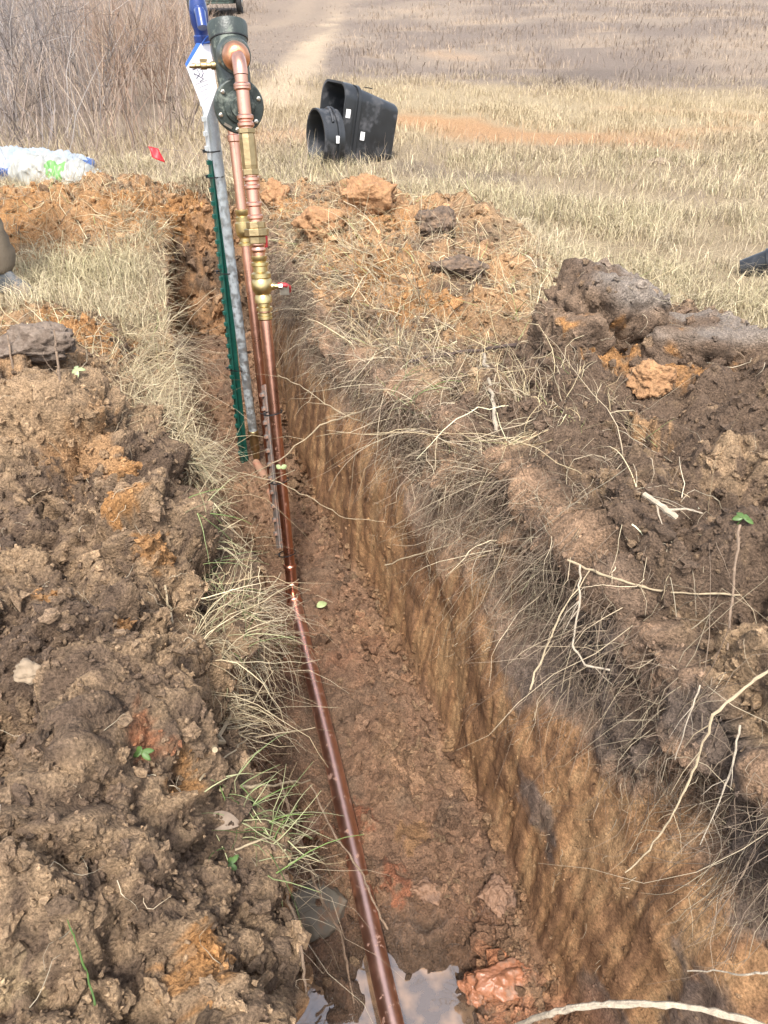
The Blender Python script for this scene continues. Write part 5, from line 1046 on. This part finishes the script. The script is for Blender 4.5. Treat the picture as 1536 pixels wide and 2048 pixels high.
for s_ in (-1, 1):
    MB().lathe(hc_ + Vector((.032 * s_, -.075, .0)), (0, -1, 0), [(.012, 0), (.010, .004), (.0, .006)], 10, cap=False).build('eye', M['sticker'], per); MB().lathe(hc_ + Vector((.085 * s_, 0, -.01)), (s_, 0, 0), [(.012, -.01), (.026, 0), (.02, .008), (0, .01)], 10, cap=False).build('ear', M['skin'], per)
MB().tube([hc_ + Vector((0, -.075, .01)), hc_ + Vector((0, -.1, -.025)), hc_ + Vector((0, -.08, -.035))], [.008, .014, .008], 8).build('nose', M['skin'], per)
MB().box(hc_ + Vector((0, -.078, -.06)), (.022, 0, 0), (0, .006, 0), (0, 0, .004)).build('mouth', M['red'], per)
def shoe(cx, cy, ang):
    V = []; F_ = []; n_ = 16; lev = [(0, 1.0, 0), (.012, 1.05, 0), (.02, 1.05, 0), (.022, .99, 0), (.05, .93, .004), (.075, .72, .03), (.10, .50, .055), (.13, .46, .065)]
    for (z, s_, sh) in lev:
        for k in range(n_):
            a = 2 * math.pi * k / n_; x = math.sin(a) * .048 * s_ * (1.08 if math.cos(a) > 0 else .9); y = -math.cos(a) * .14 * s_ + sh - .03; V.append(foot + Vector((cx + x * math.cos(ang) - y * math.sin(ang), cy + x * math.sin(ang) + y * math.cos(ang), z - .005)))
    for i_ in range(len(lev) - 1):
        for k in range(n_): F_.append((i_ * n_ + k, i_ * n_ + (k + 1) % n_, (i_ + 1) * n_ + (k + 1) % n_, (i_ + 1) * n_ + k))
    F_.append(tuple(range(n_))); F_.append(tuple(range((len(lev) - 1) * n_, len(lev) * n_))); o = MB().add(V, F_).build('shoe', M['shoe'], per, auto=50); o.modifiers.new('s', 'SUBSURF').levels = 1; o.modifiers['s'].render_levels = 1
shoe(.015, -.01, 1.15); shoe(-.29, 0, -.1)

# ------------------------------------------------------------------ brush on the left and the trailer far behind
def shrub(px, py, H, nb, label, cs, seed, spread=.35):
    g_ = ground_at(px, py, 10); r_ = np.random.default_rng(seed); t_ = thing('bare_shrub', g_, label, 'shrub', 'leafless shrubs on the left')
    V_all = []; 
    def grow(n, P0, D, L, nseg, r, curl, grav, cname):
        o = strands(cname, P0 - g_, D, L, nseg, r, curl, grav, palette(n, cs, [1] * len(cs)), 3); o.parent = t_; del o['kind']; return o
    n = nb; d = r_.normal(size=(n, 3)) * spread; d[:, 2] = 1; P0 = g_ + r_.normal(size=(n, 3)) * [.08, .08, 0]
    L = H * r_.uniform(.6, 1.05, n); D = d / np.linalg.norm(d, axis=1, keepdims=True); grow(n, P0, D, L, 6, r_.uniform(.006, .013, n), .10, 0.0, 'stems')
    k = nb * 22; j = r_.integers(0, n, k); t = r_.uniform(.25, .95, k); P1 = P0[j] + D[j] * (L[j] * t)[:, None]; d2 = D[j] + r_.normal(size=(k, 3)) * .65; d2[:, 2] = np.abs(d2[:, 2])
    grow(k, P1, d2, H * r_.uniform(.12, .4, k), 4, r_.uniform(.002, .0045, k), .2, -.02, 'twigs')
BR = [(.26, .205, .17), (.20, .155, .13), (.33, .26, .2)]; RB = [(.27, .18, .13), (.22, .15, .11), (.32, .235, .165)]; GB = [(.22, .19, .18), (.30, .27, .25), (.17, .145, .135)]
for a in ((25, 235, 2.3, 12, 'tall grey leafless shrub at the upper left corner', GB, 1), (105, 225, 2.0, 10, 'grey leafless shrub second from the left edge', GB, 2), (190, 215, 1.7, 9, 'dark leaning shrub between the grey and red brush', GB, 3), (255, 215, 1.5, 10, 'reddish brown shrub right of the dark leaning one', RB, 4), (325, 200, 1.4, 10, 'reddish brown shrub left of the paper tag', RB, 5), (60, 275, 1.1, 9, 'low grey shrub in front at the left edge', BR, 6), (150, 165, 2.0, 9, 'brown shrub behind the grey shrubs', BR, 7), (370, 255, .55, 5, 'small bare sapling between flag and hydrant', BR, 8), (345, 120, 1.3, 9, 'rusty shrub just behind the hydrant head', RB, 9)):
    shrub(*a)
m = (Xf < -1.5) & (Yf > 8) & (Yf < 24) & vis & (Xf < -2.3 - .09 * (Yf - 9) + .6 * n1) & (PX < 420); i = pick(m, 3600, AREA * (.2 + np.clip(n1 + .5, 0, 1.5)) / dep); n = len(i); redm = S(120, 220, PX[i] + 40 * rng.normal(size=n))[:, None]
cb = palette(n, BR + GB, [1] * 6) * (1 - redm) + palette(n, RB + BR, [1] * 6) * redm
d = u3(n) * .28; d[:, 2] = 1
strands('dead_weeds', jit(i), d, rng.uniform(.35, 1.25, n), 5, rng.uniform(.003, .007, n), .14, 0.0, cb, 2, label='tall reddish and grey dead weeds filling the upper left', cat='weeds')
m = (Xf < .2) & (Yf > 6.3) & (Yf < 10) & vis & (PX < 620); i = pick(m, 2600, AREA); n = len(i); d = u3(n) * .5; d[:, 2] = .9
strands('dead_weeds', jit(i), d, rng.uniform(.1, .42, n), 4, rng.uniform(.0015, .003, n), .2, 0.03, palette(n, BR + GR[:2], [2, 2, 2, 2, 2]), 2, label='low brown weeds behind the trench end', cat='weeds')
m = (Yf > 5.6) & (Yf < 8.8) & vis & (PX > 560) & top; i = pick(m, 900, AREA); n = len(i); d = u3(n) * .4; d[:, 2] = .9
strands('dead_weeds', jit(i), d, rng.uniform(.1, .36, n), 4, rng.uniform(.0012, .0024, n), .2, 0.0, palette(n, BR + GR[:2], [3, 3, 2, 1, 1]), 3, label='thin brown weed stalks standing in the straw grass', cat='weeds')

gt = Vector(ground_at(430, 14, 14)); tr = thing('utility_trailer', gt, 'dark green trailer parked far up the field at the top edge', 'trailer')
gb = gt + UP * .28
mb = MB(); mb.box(gb + UP * .03, (.62, 0, 0), (0, 1.1, 0), (0, 0, .04)); mb.build('bed', M['trailer'], tr, bevel=.01)
for (c0, hx, hy) in (((-.62, 0), .025, 1.1), ((.62, 0), .025, 1.1), ((0, -1.1), .62, .025), ((0, 1.1), .62, .025)): MB().box(gb + Vector((c0[0], c0[1], .30)), (hx, 0, 0), (0, hy, 0), (0, 0, .23)).build('side_panel', M['trailer'], tr, bevel=.006)
for xx in np.linspace(-.5, .5, 5): MB().box(gb + Vector((xx, -1.14, .28)), (.02, 0, 0), (0, .015, 0), (0, 0, .22)).build('rib', M['trailer'], tr)
for s_ in (-1, 1):
    w_ = MB(); w_.lathe(gb + Vector((s_ * .68, 0, .0)), (s_, 0, 0), [(.12, -.02), (.25, 0), (.28, .03), (.28, .12), (.25, .15), (.12, .16)], 24); wo = w_.build('wheel', M['rubber'], tr); MB().lathe(gb + Vector((s_ * .83, 0, 0)), (s_, 0, 0), [(.13, 0), (.11, .01), (.03, .02)], 16).build('rim', M['bolt'], wo)
MB().tube([gb + Vector((0, -1.1, 0)), gb + Vector((0, -1.9, -.02))], .04, 8).build('drawbar', M['trailer'], tr)
